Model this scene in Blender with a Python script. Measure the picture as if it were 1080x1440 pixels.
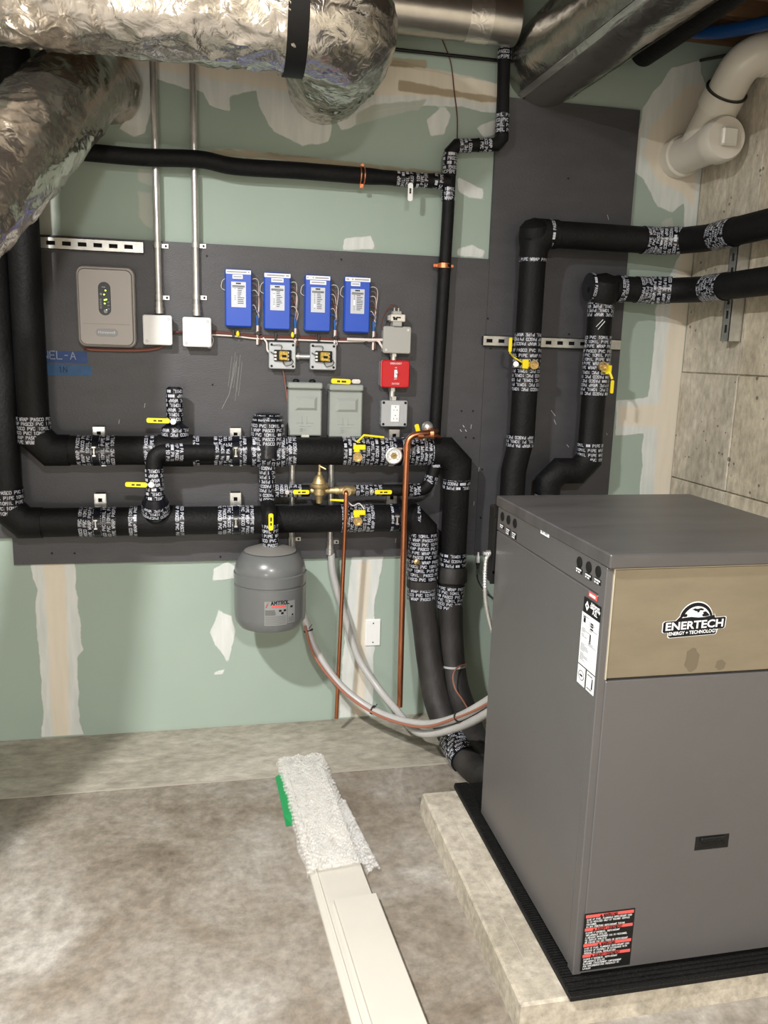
import bpy, math, random
import numpy as np
from mathutils import Vector, Matrix, noise
random.seed(7)
for o in list(bpy.data.objects): bpy.data.objects.remove(o)
SC = bpy.context.scene; COL = SC.collection
V = Vector
# ------------------------------------------------------------------ camera
YAW, PITCH, ROLL, FPX = .20962, -.195272, .028862, 1125.3
CAM = V((0, -3.0117, 1.4704))
_f = V((math.sin(YAW)*math.cos(PITCH), math.cos(YAW)*math.cos(PITCH), math.sin(PITCH)))
_r = V((math.cos(YAW), -math.sin(YAW), 0)); _u = _r.cross(_f)
_r, _u = math.cos(ROLL)*_r+math.sin(ROLL)*_u, -math.sin(ROLL)*_r+math.cos(ROLL)*_u
cd = bpy.data.cameras.new('camera'); cam = bpy.data.objects.new('camera', cd); COL.objects.link(cam)
cd.sensor_fit = 'VERTICAL'; cd.sensor_height = 36; cd.lens = 36*FPX/1440; cd.clip_start = .05
cam.matrix_world = Matrix(((_r.x, _u.x, -_f.x, CAM.x), (_r.y, _u.y, -_f.y, CAM.y), (_r.z, _u.z, -_f.z, CAM.z), (0, 0, 0, 1)))
SC.camera = cam
def at(px, py, y=None, x=None, z=None):
    w = _r*((px-540)/FPX) + _u*(-(py-720)/FPX) + _f
    t = (y-CAM.y)/w.y if y is not None else (x-CAM.x)/w.x if x is not None else (z-CAM.z)/w.z
    return CAM + w*t
def P(px, py, d): return at(px, py, y=-d)
# ------------------------------------------------------------------ light and exposure
wd = bpy.data.worlds.new('world'); SC.world = wd; wd.use_nodes = True
wd.node_tree.nodes['Background'].inputs[0].default_value = (.9, .93, 1, 1)
wd.node_tree.nodes['Background'].inputs[1].default_value = .12
def lamp(name, loc, power, rad, col=(1, .975, .95)):
    l = bpy.data.lights.new(name, 'POINT'); l.energy = power; l.shadow_soft_size = rad; l.color = col
    o = bpy.data.objects.new(name, l); o.location = loc; COL.objects.link(o); return o
for lx, ly, le, ls in ((-.95, -2.3, 112, .13), (.2, -4.3, 130, .3)):   # ceiling disc inferred from the shadows, then an added fill disc further back
    l = bpy.data.lights.new('ceiling_and_fill_disc', 'AREA'); l.shape = 'DISK'; l.size = ls; l.energy = le; l.color = (1, .975, .95)
    o = bpy.data.objects.new('ceiling_and_fill_disc', l); o.location = (lx, ly, 2.72); COL.objects.link(o)
lamp('low_bounce_fill', (-.9, -4.0, .8), 40, .35)  # added low fill standing for light bounced round the room, no bulb here
SC.view_settings.view_transform = 'Standard'; SC.view_settings.look = 'None'
SC.view_settings.gamma = 1; SC.view_settings.use_curve_mapping = False; SC.view_settings.exposure = .5
# ------------------------------------------------------------------ materials
def mat(name, col, rough=.6, metal=0, bump=0, bscale=60, var=0, vscale=8, var2=None, spec=.5, emit=0, trans=0, detail=4, coat=0, bdist=.004, stretch=None):
    m = bpy.data.materials.new(name); m.use_nodes = True; nt = m.node_tree; N = nt.nodes; L = nt.links
    b = N['Principled BSDF']; b.inputs['Base Color'].default_value = (*col, 1)
    b.inputs['Roughness'].default_value = rough; b.inputs['Metallic'].default_value = metal
    b.inputs['Specular IOR Level'].default_value = spec; b.inputs['Transmission Weight'].default_value = trans
    b.inputs['Coat Weight'].default_value = coat
    if emit: b.inputs['Emission Color'].default_value = (*col, 1); b.inputs['Emission Strength'].default_value = emit
    tc = N.new('ShaderNodeTexCoord'); src = tc.outputs['Object']
    if stretch:
        mp = N.new('ShaderNodeMapping'); mp.inputs['Scale'].default_value = stretch; L.new(src, mp.inputs[0]); src = mp.outputs[0]
    if var:
        n = N.new('ShaderNodeTexNoise'); n.inputs['Scale'].default_value = vscale; n.inputs['Detail'].default_value = 6; n.inputs['Roughness'].default_value = .62
        L.new(src, n.inputs['Vector'])
        r = N.new('ShaderNodeValToRGB'); r.color_ramp.elements[0].position = .3; r.color_ramp.elements[1].position = .7
        c2 = var2 or tuple(min(1, c*(1+var)) for c in col); c1 = col if var2 else tuple(c*(1-var) for c in col)
        r.color_ramp.elements[0].color = (*c1, 1); r.color_ramp.elements[1].color = (*c2, 1)
        L.new(n.outputs['Fac'], r.inputs[0]); L.new(r.outputs[0], b.inputs['Base Color'])
    if bump:
        n = N.new('ShaderNodeTexNoise'); n.inputs['Scale'].default_value = bscale; n.inputs['Detail'].default_value = detail
        L.new(src, n.inputs['Vector'])
        bp = N.new('ShaderNodeBump'); bp.inputs['Strength'].default_value = bump; bp.inputs['Distance'].default_value = bdist
        L.new(n.outputs['Fac'], bp.inputs['Height']); L.new(bp.outputs[0], b.inputs['Normal'])
    return m
M = {}
M['panel'] = mat('painted_board_grey', (.050, .050, .055), .45, bump=.25, bscale=120, var=.13, vscale=5, stretch=(1, 1, 3))
M['foam'] = mat('black_foam', (.0048, .0048, .0052), .6, bump=.5, bscale=90, var=.35, vscale=14, spec=.22)
M['hose'] = mat('dusty_black_foam', (.006, .006, .006), .6, bump=.5, bscale=60, var2=(.034, .031, .029), var=1, vscale=9, stretch=(1, 1, .4), spec=.4)
M['tape'] = mat('wrap_tape_black', (.004, .005, .009), .25, bump=.35, bscale=45)
M['ink'] = mat('wrap_tape_lettering', (.5, .52, .58), .4)
M['white'] = mat('white_plastic', (.78, .79, .78), .35, var=.04)
M['paper'] = mat('white_label', (.78, .8, .82), .5)
M['print'] = mat('label_print', (.006, .006, .007), .6, spec=.2)
M['greyprint'] = mat('label_grey_print', (.3, .31, .33), .5)
M['pvc'] = mat('pvc_white', (.66, .63, .56), .28, var=.04)
M['blue'] = mat('controller_blue', (.010, .07, .47), .35)
M['silver'] = mat('silver_label', (.5, .53, .58), .4, metal=.2)
M['steel'] = mat('galvanised_steel', (.62, .62, .6), .34, metal=.85, var=.15, vscale=25, bump=.1, bscale=40)
M['emt'] = mat('conduit_steel', (.6, .6, .59), .33, metal=.8, var=.12, vscale=30)
M['dark'] = mat('channel_shade', (.006, .006, .006), .8)  # near-black strip that paints the shade inside the slotted channels
M['black'] = mat('black_plastic', (.006, .006, .006), .5, spec=.3)
M['rubber'] = mat('ribbed_rubber', (.005, .005, .005), .6, spec=.25, bump=.8, bscale=200, var=.3)
M['copper'] = mat('copper_pipe', (.52, .20, .10), .32, metal=.95, var=.3, vscale=22, stretch=(1, 1, .25))
M['brass'] = mat('brass', (.62, .46, .22), .33, metal=.9, var=.2, vscale=30)
M['bronze'] = mat('bronze_casting', (.5, .39, .2), .45, metal=.8, var=.2, vscale=40, bump=.3, bscale=150)
M['yellow'] = mat('yellow_vinyl', (.85, .68, .01), .35)
M['hp'] = mat('heat_pump_grey', (.112, .108, .108), .36, metal=.25, bump=.12, bscale=400, var=.04, vscale=3)
M['hptop'] = mat('heat_pump_lid', (.088, .085, .085), .36, metal=.25, var=.2, vscale=5, stretch=(.5, 3, 1))
M['beige'] = mat('champagne_metal', (.235, .20, .14), .36, metal=.45, var=.1, vscale=6, stretch=(1, 1, 3))
M['edge'] = mat('bare_metal_edge', (.6, .56, .45), .35, metal=.6)
M['smudge'] = mat('smudge', (.15, .125, .085), .5, metal=.3)
M['stat'] = mat('panel_taupe', (.3, .28, .26), .4, metal=.3)
M['statdark'] = mat('panel_dark_window', (.035, .042, .05), .25)
M['led'] = mat('green_led', (.55, 1, .08), .4, emit=3)
M['ledw'] = mat('white_led', (1, .95, .8), .4, emit=2)
M['greybox'] = mat('grey_enclosure', (.29, .315, .295), .45, var=.04)
M['galvbox'] = mat('box_steel', (.42, .44, .46), .4, metal=.4, var=.08)
M['greypvc'] = mat('grey_box', (.36, .36, .34), .45)
M['red'] = mat('red_enamel', (.5, .006, .012), .3)
M['redlabel'] = mat('red_label', (.62, .09, .08), .5)
M['tank'] = mat('tank_grey', (.125, .132, .133), .3, var=.05, vscale=3, coat=.3)
M['tanktop'] = mat('tank_dust', (.20, .195, .18), .5)
M['wood'] = mat('joist_wood', (.12, .065, .03), .7, var=.35, vscale=6, bump=.3, stretch=(.4, 4, 4))
M['sub'] = mat('subfloor_board', (.09, .06, .035), .8, var=.3)
M['wirebrown'] = mat('wire_brown', (.11, .03, .02), .5)
M['wirewhite'] = mat('wire_white', (.72, .66, .62), .5)
M['wirered'] = mat('wire_rust', (.30, .115, .075), .5)
M['wireblue'] = mat('wire_blue', (.02, .12, .4), .5)
M['wireblack'] = mat('wire_black', (.01, .01, .01), .4)
M['hosegrey'] = mat('liquidtight_grey', (.4, .4, .39), .35, var=.08)
M['greentape'] = mat('green_tape', (.01, .24, .07), .5)
M['bluetape'] = mat('blue_painters_tape', (.008, .045, .17), .55, var=.3, vscale=20)
M['bluetape2'] = mat('faded_blue_tape', (.012, .075, .19), .55, var=.3, vscale=20)
M['board'] = mat('primed_trim', (.50, .475, .42), .5, var=.03)
M['gold'] = mat('relay_amber', (.5, .33, .05), .3, var=.6, vscale=120)
M['bluepipe'] = mat('blue_tubing', (.006, .05, .18), .4)
M['orangeclamp'] = mat('clamp_copper', (.75, .27, .12), .35, metal=.8)
def foil(name, col, rough, s, dark=0):
    m = bpy.data.materials.new(name); m.use_nodes = True; nt = m.node_tree; N = nt.nodes; L = nt.links; b = N['Principled BSDF']
    b.inputs['Base Color'].default_value = (*col, 1); b.inputs['Metallic'].default_value = .95; b.inputs['Roughness'].default_value = rough
    tc = N.new('ShaderNodeTexCoord')
    n0 = N.new('ShaderNodeTexNoise'); n0.inputs['Scale'].default_value = 9; L.new(tc.outputs['Object'], n0.inputs['Vector'])
    mx = N.new('ShaderNodeMix'); mx.data_type = 'VECTOR'; mx.inputs['Factor'].default_value = .12; L.new(tc.outputs['Object'], mx.inputs[4]); L.new(n0.outputs['Color'], mx.inputs[5])
    v = N.new('ShaderNodeTexVoronoi'); v.feature = 'DISTANCE_TO_EDGE'; v.inputs['Scale'].default_value = 9; L.new(mx.outputs[1], v.inputs['Vector'])
    n = N.new('ShaderNodeTexNoise'); n.inputs['Scale'].default_value = 22; n.inputs['Detail'].default_value = 2.5; n.inputs['Distortion'].default_value = 1.6; L.new(tc.outputs['Object'], n.inputs['Vector'])
    a = N.new('ShaderNodeMath'); a.operation = 'ADD'; L.new(v.outputs['Distance'], a.inputs[0]); L.new(n.outputs['Fac'], a.inputs[1])
    bp = N.new('ShaderNodeBump'); bp.inputs['Strength'].default_value = s; bp.inputs['Distance'].default_value = .012
    L.new(a.outputs[0], bp.inputs['Height']); L.new(bp.outputs[0], b.inputs['Normal']); return m
M['foil'] = foil('foil_jacket', (.66, .63, .58), .2, .3)
M['foilband'] = foil('foil_tape', (.82, .8, .76), .3, .25)
M['foilshade'] = foil('foil_jacket_shaded', (.50, .455, .40), .2, .22)  # same foil darkened: shade from the wide duct put into the colour
M['foilsmooth'] = foil('foil_smooth_jacket', (.42, .40, .37), .24, .14)
M['duct'] = mat('galvanised_duct', (.6, .58, .54), .28, metal=.95, var=.1, vscale=12, bump=.1, bscale=12)
# drywall: green paper with joint compound where the painted attributes say so
def drywall():
    m = bpy.data.materials.new('green_drywall'); m.use_nodes = True; nt = m.node_tree; N = nt.nodes; L = nt.links; b = N['Principled BSDF']
    tc = N.new('ShaderNodeTexCoord'); b.inputs['Roughness'].default_value = .7
    def nz(sc, det=5, st=None):
        n = N.new('ShaderNodeTexNoise'); n.inputs['Scale'].default_value = sc; n.inputs['Detail'].default_value = det
        if st:
            mp = N.new('ShaderNodeMapping'); mp.inputs['Scale'].default_value = st; L.new(tc.outputs['Object'], mp.inputs[0]); L.new(mp.outputs[0], n.inputs['Vector'])
        else: L.new(tc.outputs['Object'], n.inputs['Vector'])
        return n.outputs['Fac']
    def math_(op, a, c):
        k = N.new('ShaderNodeMath'); k.operation = op
        for i, q in enumerate((a, c)):
            if isinstance(q, (int, float)): k.inputs[i].default_value = q
            else: L.new(q, k.inputs[i])
        return k.outputs[0]
    def mask(attr, amp, lo, hi, ns):
        a = N.new('ShaderNodeAttribute'); a.attribute_name = attr
        s = math_('ADD', a.outputs['Fac'], math_('MULTIPLY', math_('SUBTRACT', ns, .5), amp))
        r = N.new('ShaderNodeMapRange'); r.interpolation_type = 'SMOOTHSTEP'; r.inputs[1].default_value = lo; r.inputs[2].default_value = hi
        L.new(s, r.inputs[0]); return r.outputs[0]
    def mix(f, a, c):
        k = N.new('ShaderNodeMix'); k.data_type = 'RGBA'
        if isinstance(f, (int, float)): k.inputs[0].default_value = f
        else: L.new(f, k.inputs[0])
        for i, q in ((6, a), (7, c)):
            if isinstance(q, tuple): k.inputs[i].default_value = (*q, 1)
            else: L.new(q, k.inputs[i])
        return k.outputs[2]
    n1 = nz(14, 6); n2 = nz(3, 3); n3 = nz(40, 4, (1, 1, .15))
    base = mix(n2, (.275, .345, .295), (.32, .395, .34))
    thin = mix(n3, (.52, .56, .54), (.72, .72, .70))
    thick = mix(n3, (.60, .54, .43), (.70, .65, .56))
    fm = math_('MULTIPLY', mask('thin', .5, .46, .56, n1), math_('ADD', .72, math_('MULTIPLY', n3, .35)))
    c = mix(fm, base, thin)
    c = mix(mask('faint', .5, .45, .6, n1), c, mix(n3, (.36, .40, .35), (.44, .46, .41)))
    c = mix(mask('thick', .35, .35, .65, n1), c, thick)
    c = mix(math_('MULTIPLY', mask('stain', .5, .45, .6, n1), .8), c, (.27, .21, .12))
    L.new(c, b.inputs['Base Color'])
    bp = N.new('ShaderNodeBump'); bp.inputs['Strength'].default_value = .5; bp.inputs['Distance'].default_value = .003
    L.new(math_('ADD', math_('MULTIPLY', fm, 1.), math_('MULTIPLY', nz(160, 2), .15)), bp.inputs['Height']); L.new(bp.outputs[0], b.inputs['Normal'])
    return m
M['drywall'] = drywall()
def concrete(name, cols, scale, rough=.6, line=None, wet=0, pits=0, streak=None):
    m = bpy.data.materials.new(name); m.use_nodes = True; nt = m.node_tree; N = nt.nodes; L = nt.links; b = N['Principled BSDF']
    tc = N.new('ShaderNodeTexCoord'); b.inputs['Roughness'].default_value = rough; src = tc.outputs['Object']
    if streak:
        mp = N.new('ShaderNodeMapping'); mp.inputs['Scale'].default_value = streak; L.new(src, mp.inputs[0]); src = mp.outputs[0]
    n = N.new('ShaderNodeTexNoise'); n.inputs['Scale'].default_value = scale; n.inputs['Detail'].default_value = 9; n.inputs['Roughness'].default_value = .68; n.inputs['Distortion'].default_value = .6
    L.new(src, n.inputs['Vector'])
    r = N.new('ShaderNodeValToRGB'); e = r.color_ramp.elements
    e[0].position = .33; e[0].color = (*cols[0], 1); e[1].position = .67; e[1].color = (*cols[-1], 1)
    if len(cols) > 2:
        for i, c in enumerate(cols[1:-1]):
            k = e.new(.33+.34*(i+1)/(len(cols)-1)); k.color = (*c, 1)
    L.new(n.outputs['Fac'], r.inputs[0]); out = r.outputs[0]
    n2 = N.new('ShaderNodeTexNoise'); n2.inputs['Scale'].default_value = scale*13; n2.inputs['Detail'].default_value = 8; n2.inputs['Roughness'].default_value = .7; L.new(src, n2.inputs['Vector'])
    mp2 = N.new('ShaderNodeMapRange'); mp2.inputs[1].default_value = .3; mp2.inputs[2].default_value = .7; mp2.inputs[3].default_value = .64; mp2.inputs[4].default_value = 1.3
    L.new(n2.outputs['Fac'], mp2.inputs[0])
    ml = N.new('ShaderNodeVectorMath'); ml.operation = 'SCALE'; L.new(out, ml.inputs[0]); L.new(mp2.outputs[0], ml.inputs['Scale']); out = ml.outputs[0]
    if pits:
        vv = N.new('ShaderNodeTexVoronoi'); vv.inputs['Scale'].default_value = 30; vv.inputs['Randomness'].default_value = 1; L.new(tc.outputs['Object'], vv.inputs['Vector'])
        nn = N.new('ShaderNodeTexNoise'); nn.inputs['Scale'].default_value = 7; L.new(tc.outputs['Object'], nn.inputs['Vector'])
        ad = N.new('ShaderNodeMath'); ad.operation = 'MULTIPLY_ADD'; ad.inputs[1].default_value = -1.1; L.new(nn.outputs['Fac'], ad.inputs[0]); ad.inputs[2].default_value = .58
        c = N.new('ShaderNodeMath'); c.operation = 'LESS_THAN'; L.new(vv.outputs['Distance'], c.inputs[0]); L.new(ad.outputs[0], c.inputs[1])
        k = N.new('ShaderNodeMix'); k.data_type = 'RGBA'; k.inputs[7].default_value = (.10, .09, .075, 1); L.new(out, k.inputs[6])
        mm = N.new('ShaderNodeMath'); mm.operation = 'MULTIPLY'; mm.inputs[1].default_value = pits; L.new(c.outputs[0], mm.inputs[0]); L.new(mm.outputs[0], k.inputs[0]); out = k.outputs[2]
    L.new(out, b.inputs['Base Color'])
    bp = N.new('ShaderNodeBump'); bp.inputs['Strength'].default_value = .35; bp.inputs['Distance'].default_value = .004
    L.new(n2.outputs['Fac'], bp.inputs['Height']); L.new(bp.outputs[0], b.inputs['Normal'])
    return m
M['floor'] = concrete('slab_concrete', [(.135, .108, .08), (.21, .18, .142), (.265, .24, .205), (.37, .35, .315)], 2.4, .55)
M['floorlight'] = concrete('slab_edge_concrete', [(.24, .22, .175), (.33, .305, .25), (.43, .40, .34)], 2.3, .6, streak=(.5, 1, 1))
M['joint'] = mat('joint_mortar', (.36, .33, .28), .8)
M['pad'] = concrete('pad_concrete', [(.30, .27, .21), (.41, .37, .30), (.50, .46, .38)], 3, .6)
M['wallc1'] = concrete('wall_concrete_grey', [(.40, .36, .285), (.52, .475, .385), (.64, .59, .50)], 3, .75, pits=.8, streak=(1, 1, .45))
M['wallc2'] = concrete('wall_concrete_buff', [(.42, .37, .275), (.54, .485, .37), (.64, .58, .46)], 3, .75, pits=.8, streak=(1, 1, .5))
def bubble():
    m = bpy.data.materials.new('bubble_film'); m.use_nodes = True; b = m.node_tree.nodes['Principled BSDF']
    b.inputs['Base Color'].default_value = (.97, .97, .95, 1); b.inputs['Roughness'].default_value = .16; b.inputs['Transmission Weight'].default_value = .55
    b.inputs['IOR'].default_value = 1.2; b.inputs['Alpha'].default_value = .44; return m
M['bubble'] = bubble()
# ------------------------------------------------------------------ mesh builder
def wl(o):
    p = V((0, 0, 0))
    while o is not None: p = p + o.location; o = o.parent
    return p
def tag(o, label=None, cat=None, group=None, kind=None):
    if label: o['label'] = label
    if cat: o['category'] = cat
    if group: o['group'] = group
    if kind: o['kind'] = kind
    return o
def thing(name, loc, label, cat, group=None):
    o = bpy.data.objects.new(name, None); o.location = loc; o.empty_display_size = .05; COL.objects.link(o); return tag(o, label, cat, group)
def frame(d):
    d = d.normalized(); a = V((0, 0, 1)) if abs(d.z) < .9 else V((0, 1, 0))
    u = d.cross(a).normalized(); return u, d.cross(u).normalized()
def fillet(pts, rad, k=6):
    out = [pts[0]]
    for i in range(1, len(pts)-1):
        a, c, b = pts[i-1], pts[i], pts[i+1]; la, lb = (a-c).length, (b-c).length
        q = min(rad, la*.49, lb*.49); p0 = c+(a-c)*(q/la); p1 = c+(b-c)*(q/lb)
        for j in range(k+1):
            t = j/k; out.append(p0*(1-t)**2+c*2*t*(1-t)+p1*t*t)
    out.append(pts[-1]); return out
def spline(pts, k=8):
    out = []; n = len(pts)
    for i in range(n-1):
        p0 = pts[max(0, i-1)]; p1 = pts[i]; p2 = pts[i+1]; p3 = pts[min(n-1, i+2)]
        for j in range(k):
            t = j/k; out.append(.5*((2*p1)+(p2-p0)*t+(2*p0-5*p1+4*p2-p3)*t*t+(3*p1-p0-3*p2+p3)*t**3))
    out.append(pts[-1]); return out
class MB:
    def __init__(s): s.v = []; s.f = []; s.m = []; s.sm = []
    def add(s, v, f, mi=0, smooth=False):
        b = len(s.v); s.v += [V(q) for q in v]
        for q in f: s.f.append([b+i for i in q]); s.m.append(mi); s.sm.append(smooth)
        return s
    def box(s, a, b, mi=0):
        x0, y0, z0 = [min(a[i], b[i]) for i in range(3)]; x1, y1, z1 = [max(a[i], b[i]) for i in range(3)]
        return s.add([(x0, y0, z0), (x1, y0, z0), (x1, y1, z0), (x0, y1, z0), (x0, y0, z1), (x1, y0, z1), (x1, y1, z1), (x0, y1, z1)],
                     [(0, 3, 2, 1), (4, 5, 6, 7), (0, 1, 5, 4), (1, 2, 6, 5), (2, 3, 7, 6), (3, 0, 4, 7)], mi)
    def bbox(s, a, b, c=.002, mi=0):
        # box with all edges chamfered
        x = [min(a[0], b[0]), max(a[0], b[0])]; y = [min(a[1], b[1]), max(a[1], b[1])]; z = [min(a[2], b[2]), max(a[2], b[2])]
        c = min(c, (x[1]-x[0])*.45, (y[1]-y[0])*.45, (z[1]-z[0])*.45); vs = []; idx = {}
        for i in (0, 1):
            for j in (0, 1):
                for k in (0, 1):
                    sx, sy, sz = (1, -1)[i], (1, -1)[j], (1, -1)[k]; p = (x[i], y[j], z[k])
                    for ax, q in enumerate(((p[0], p[1]+sy*c, p[2]+sz*c), (p[0]+sx*c, p[1], p[2]+sz*c), (p[0]+sx*c, p[1]+sy*c, p[2]))):
                        idx[i, j, k, ax] = len(vs); vs.append(q)
        f = []
        for i in (0, 1):
            f.append([idx[i, j, k, 0] for j, k in ((0, 0), (1, 0), (1, 1), (0, 1))]); f.append([idx[j, i, k, 1] for j, k in ((0, 0), (0, 1), (1, 1), (1, 0))])
            f.append([idx[j, k, i, 2] for j, k in ((0, 0), (1, 0), (1, 1), (0, 1))])
        for i in (0, 1):
            for j in (0, 1):
                f.append([idx[i, j, 0, 0], idx[i, j, 1, 0], idx[i, j, 1, 1], idx[i, j, 0, 1]])
                f.append([idx[i, 0, j, 0], idx[i, 1, j, 0], idx[i, 1, j, 2], idx[i, 0, j, 2]])
                f.append([idx[0, i, j, 1], idx[1, i, j, 1], idx[1, i, j, 2], idx[0, i, j, 2]])
                for k in (0, 1): f.append([idx[i, j, k, q] for q in (0, 1, 2)])
        return s.add(vs, f, mi)
    def tube(s, pts, r, n=24, caps=True, mi=0, smooth=True, cap_round=0):
        pts = [V(p) for p in pts]; R = r if isinstance(r, (list, tuple)) else [r]*len(pts)
        T = [(pts[i+1]-pts[i]).normalized() for i in range(len(pts)-1)]
        u, w = frame(T[0]); vs = []
        for i, p in enumerate(pts):
            t0 = T[max(0, i-1)]; t1 = T[min(i, len(T)-1)]
            nb = (t0+t1); nb = nb.normalized() if nb.length > 1e-6 else t0
            for j in range(n):
                a = 2*math.pi*j/n; q = (u*math.cos(a)+w*math.sin(a))*R[i]
                q = q - t0*(q.dot(nb)/max(.2, t0.dot(nb))); vs.append(p+q)
            if (t1-t0).length > 1e-6:
                rot = t0.rotation_difference(t1); u = rot @ u; w = rot @ w
        f = []
        for i in range(len(pts)-1):
            for j in range(n):
                k = (j+1) % n; f.append((i*n+j, i*n+k, (i+1)*n+k, (i+1)*n+j))
        b = len(s.v); s.add(vs, f, mi, smooth)
        if caps:
            s.f.append([b+j for j in range(n)][::-1]); s.m.append(mi); s.sm.append(False)
            e = b+(len(pts)-1)*n; s.f.append([e+j for j in range(n)]); s.m.append(mi); s.sm.append(False)
        return s
    def lathe(s, prof, o, ax, n=32, mi=0, smooth=True):
        o = V(o); ax = V(ax).normalized(); u, w = frame(ax); vs = []; f = []
        for r, h in prof:
            for j in range(n):
                a = 2*math.pi*j/n; vs.append(o+ax*h+(u*math.cos(a)+w*math.sin(a))*max(r, 1e-5))
        for i in range(len(prof)-1):
            for j in range(n):
                k = (j+1) % n; f.append((i*n+j, i*n+k, (i+1)*n+k, (i+1)*n+j))
        return s.add(vs, f, mi, smooth)
    def slab(s, c, w, h, rad, d0, d1, U=V((1, 0, 0)), Vv=V((0, 0, 1)), ch=.002, mi=0, k=4, taper=0):
        # rounded rectangle centred at c in the U,V plane, from offset d0 to d1 along the outward normal
        c = V(c); Nn = U.cross(Vv)
        def ring(w, h, rad, d):
            rad = max(1e-4, min(rad, w/2-1e-5, h/2-1e-5)); o = []
            for q, (sx, sy) in enumerate(((1, 1), (-1, 1), (-1, -1), (1, -1))):
                for j in range(k+1):
                    a = math.pi/2*(q+j/k); o.append(c+U*(sx*(w/2-rad)+rad*math.cos(a))+Vv*(sy*(h/2-rad)+rad*math.sin(a))+Nn*d)
            return o
        sg = 1 if d1 > d0 else -1
        A = ring(w, h, rad, d0); B = ring(w-taper, h-taper, rad, d1-sg*ch); D = ring(w-taper-2*ch, h-taper-2*ch, max(rad-ch, 1e-4), d1)
        n = len(A); f = [[i for i in range(n)][::-1], [2*n+i for i in range(n)]]
        for i in range(n):
            j = (i+1) % n; f += [(i, j, n+j, n+i), (n+i, n+j, 2*n+j, 2*n+i)]
        return s.add(A+B+D, f, mi)
    def poly(s, pts, th, nrm, mi=0):
        pts = [V(p) for p in pts]; n = len(pts); q = [p+V(nrm)*th for p in pts]
        return s.add(pts+q, [list(range(n))[::-1], [n+i for i in range(n)]]+[(i, (i+1) % n, n+(i+1) % n, n+i) for i in range(n)], mi)
    def build(s, name, mats, parent=None, label=None, kind=None, ang=35):
        me = bpy.data.meshes.new(name); off = wl(parent) if parent else V((0, 0, 0))
        if parent is None and s.v:
            lo = [min(v[i] for v in s.v) for i in range(3)]; hi = [max(v[i] for v in s.v) for i in range(3)]
            off = V(((lo[0]+hi[0])/2, (lo[1]+hi[1])/2, lo[2])) if not getattr(s, 'origin0', False) else V((0, 0, 0))
        me.from_pydata([tuple(v-off) for v in s.v], [], s.f)
        if not isinstance(mats, (list, tuple)): mats = [mats]
        for q in mats: me.materials.append(M[q] if isinstance(q, str) else q)
        me.polygons.foreach_set('material_index', s.m); me.polygons.foreach_set('use_smooth', s.sm)
        if any(s.sm):
            try: me.set_sharp_from_angle(angle=math.radians(ang))
            except Exception: pass
        o = bpy.data.objects.new(name, me); COL.objects.link(o)
        if parent: o.parent = parent
        else: o.location = off
        if label: o['label'] = label
        if kind: o['kind'] = kind
        return o
def dup(root, delta, label):
    def cp(o, par):
        c = o.copy(); COL.objects.link(c)
        if par: c.parent = par
        for ch in list(o.children): cp(ch, c)
        return c
    c = cp(root, None); c.location = root.location+V(delta); c['label'] = label; return c
# stroke font on a 4 x 6 grid
FONT = {'A': '00-26-40 12-32', 'B': '00-06-36-35-33-03 33-42-41-30-00', 'C': '45-36-16-05-01-10-30-41', 'D': '00-06-26-44-42-20-00', 'E': '40-00-06-46 03-33', 'F': '00-06-46 03-33',
        'G': '45-36-16-05-01-10-30-41-43-23', 'H': '00-06 40-46 03-43', 'I': '20-26', 'J': '46-41-30-10-01', 'K': '00-06 46-03-40', 'L': '06-00-40', 'M': '00-06-23-46-40', 'N': '00-06-40-46',
        'O': '10-01-05-16-36-45-41-30-10', 'P': '00-06-36-45-44-33-03', 'Q': '10-01-05-16-36-45-41-30-10 22-40', 'R': '00-06-36-45-44-33-03 23-40', 'S': '45-36-16-05-04-42-41-30-10-01', 'T': '20-26 06-46',
        'U': '06-01-10-30-41-46', 'V': '06-20-46', 'W': '06-10-24-30-46', 'X': '00-46 06-40', 'Y': '06-23-46 23-20', 'Z': '06-46-00-40', '0': '10-01-05-16-36-45-41-30-10', '1': '15-26-20', '2': '05-16-36-45-43-00-40', "'": '26-25', '.': '20-21', '-': '13-33', '+': '13-33 24-22', '#': '00-06-46-40-00-46'}
FS = {k: [[(int(q[0]), int(q[1])) for q in s.split('-')] for s in v.split()] if k not in '-+' else [[(int(a), int(b)) for a, b in (w.split('-')[0], w.split('-')[1])] for w in v.split()] for k, v in FONT.items()}
FS['#'] = None
def strokes(text, h, pitch=.86, sw=.16):
    """yield quads (4 points x,y) for a line of text of cap height h starting at x=0"""
    s = h/6; x = 0; hw = h*sw/2; q = []
    for ch in text:
        if ch == '#': q.append([(x, 0), (x+h*pitch*.9, 0), (x+h*pitch*.9, h), (x, h)])
        elif ch in FS:
            for pl in FS[ch]:
                for (a, b), (c, d) in zip(pl, pl[1:]):
                    x0, y0, x1, y1 = x+a*s*.95, b*s, x+c*s*.95, d*s; dx, dy = x1-x0, y1-y0; l = math.hypot(dx, dy)
                    ex, ey = dx/l*hw, dy/l*hw; nx, ny = -dy/l*hw, dx/l*hw
                    q.append([(x0-ex-nx, y0-ey-ny), (x1+ex-nx, y1+ey-ny), (x1+ex+nx, y1+ey+ny), (x0-ex+nx, y0-ey+ny)])
        x += h*pitch
    return q, x
def flat_text(mb, text, o, U, Vv, h, mi=0, pitch=.86, sw=.16, center=False, lift=.0004, width=None):
    q, w = strokes(text, h, pitch, sw); Nn = U.cross(Vv); k = 1
    if width and w > 0: k = width/w; w = width
    ox = -w/2 if center else 0
    for quad in q: mb.add([V(o)+U*(ox+x*k)+Vv*y+Nn*lift for x, y in quad], [(0, 1, 2, 3)], mi)
    return w
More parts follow.
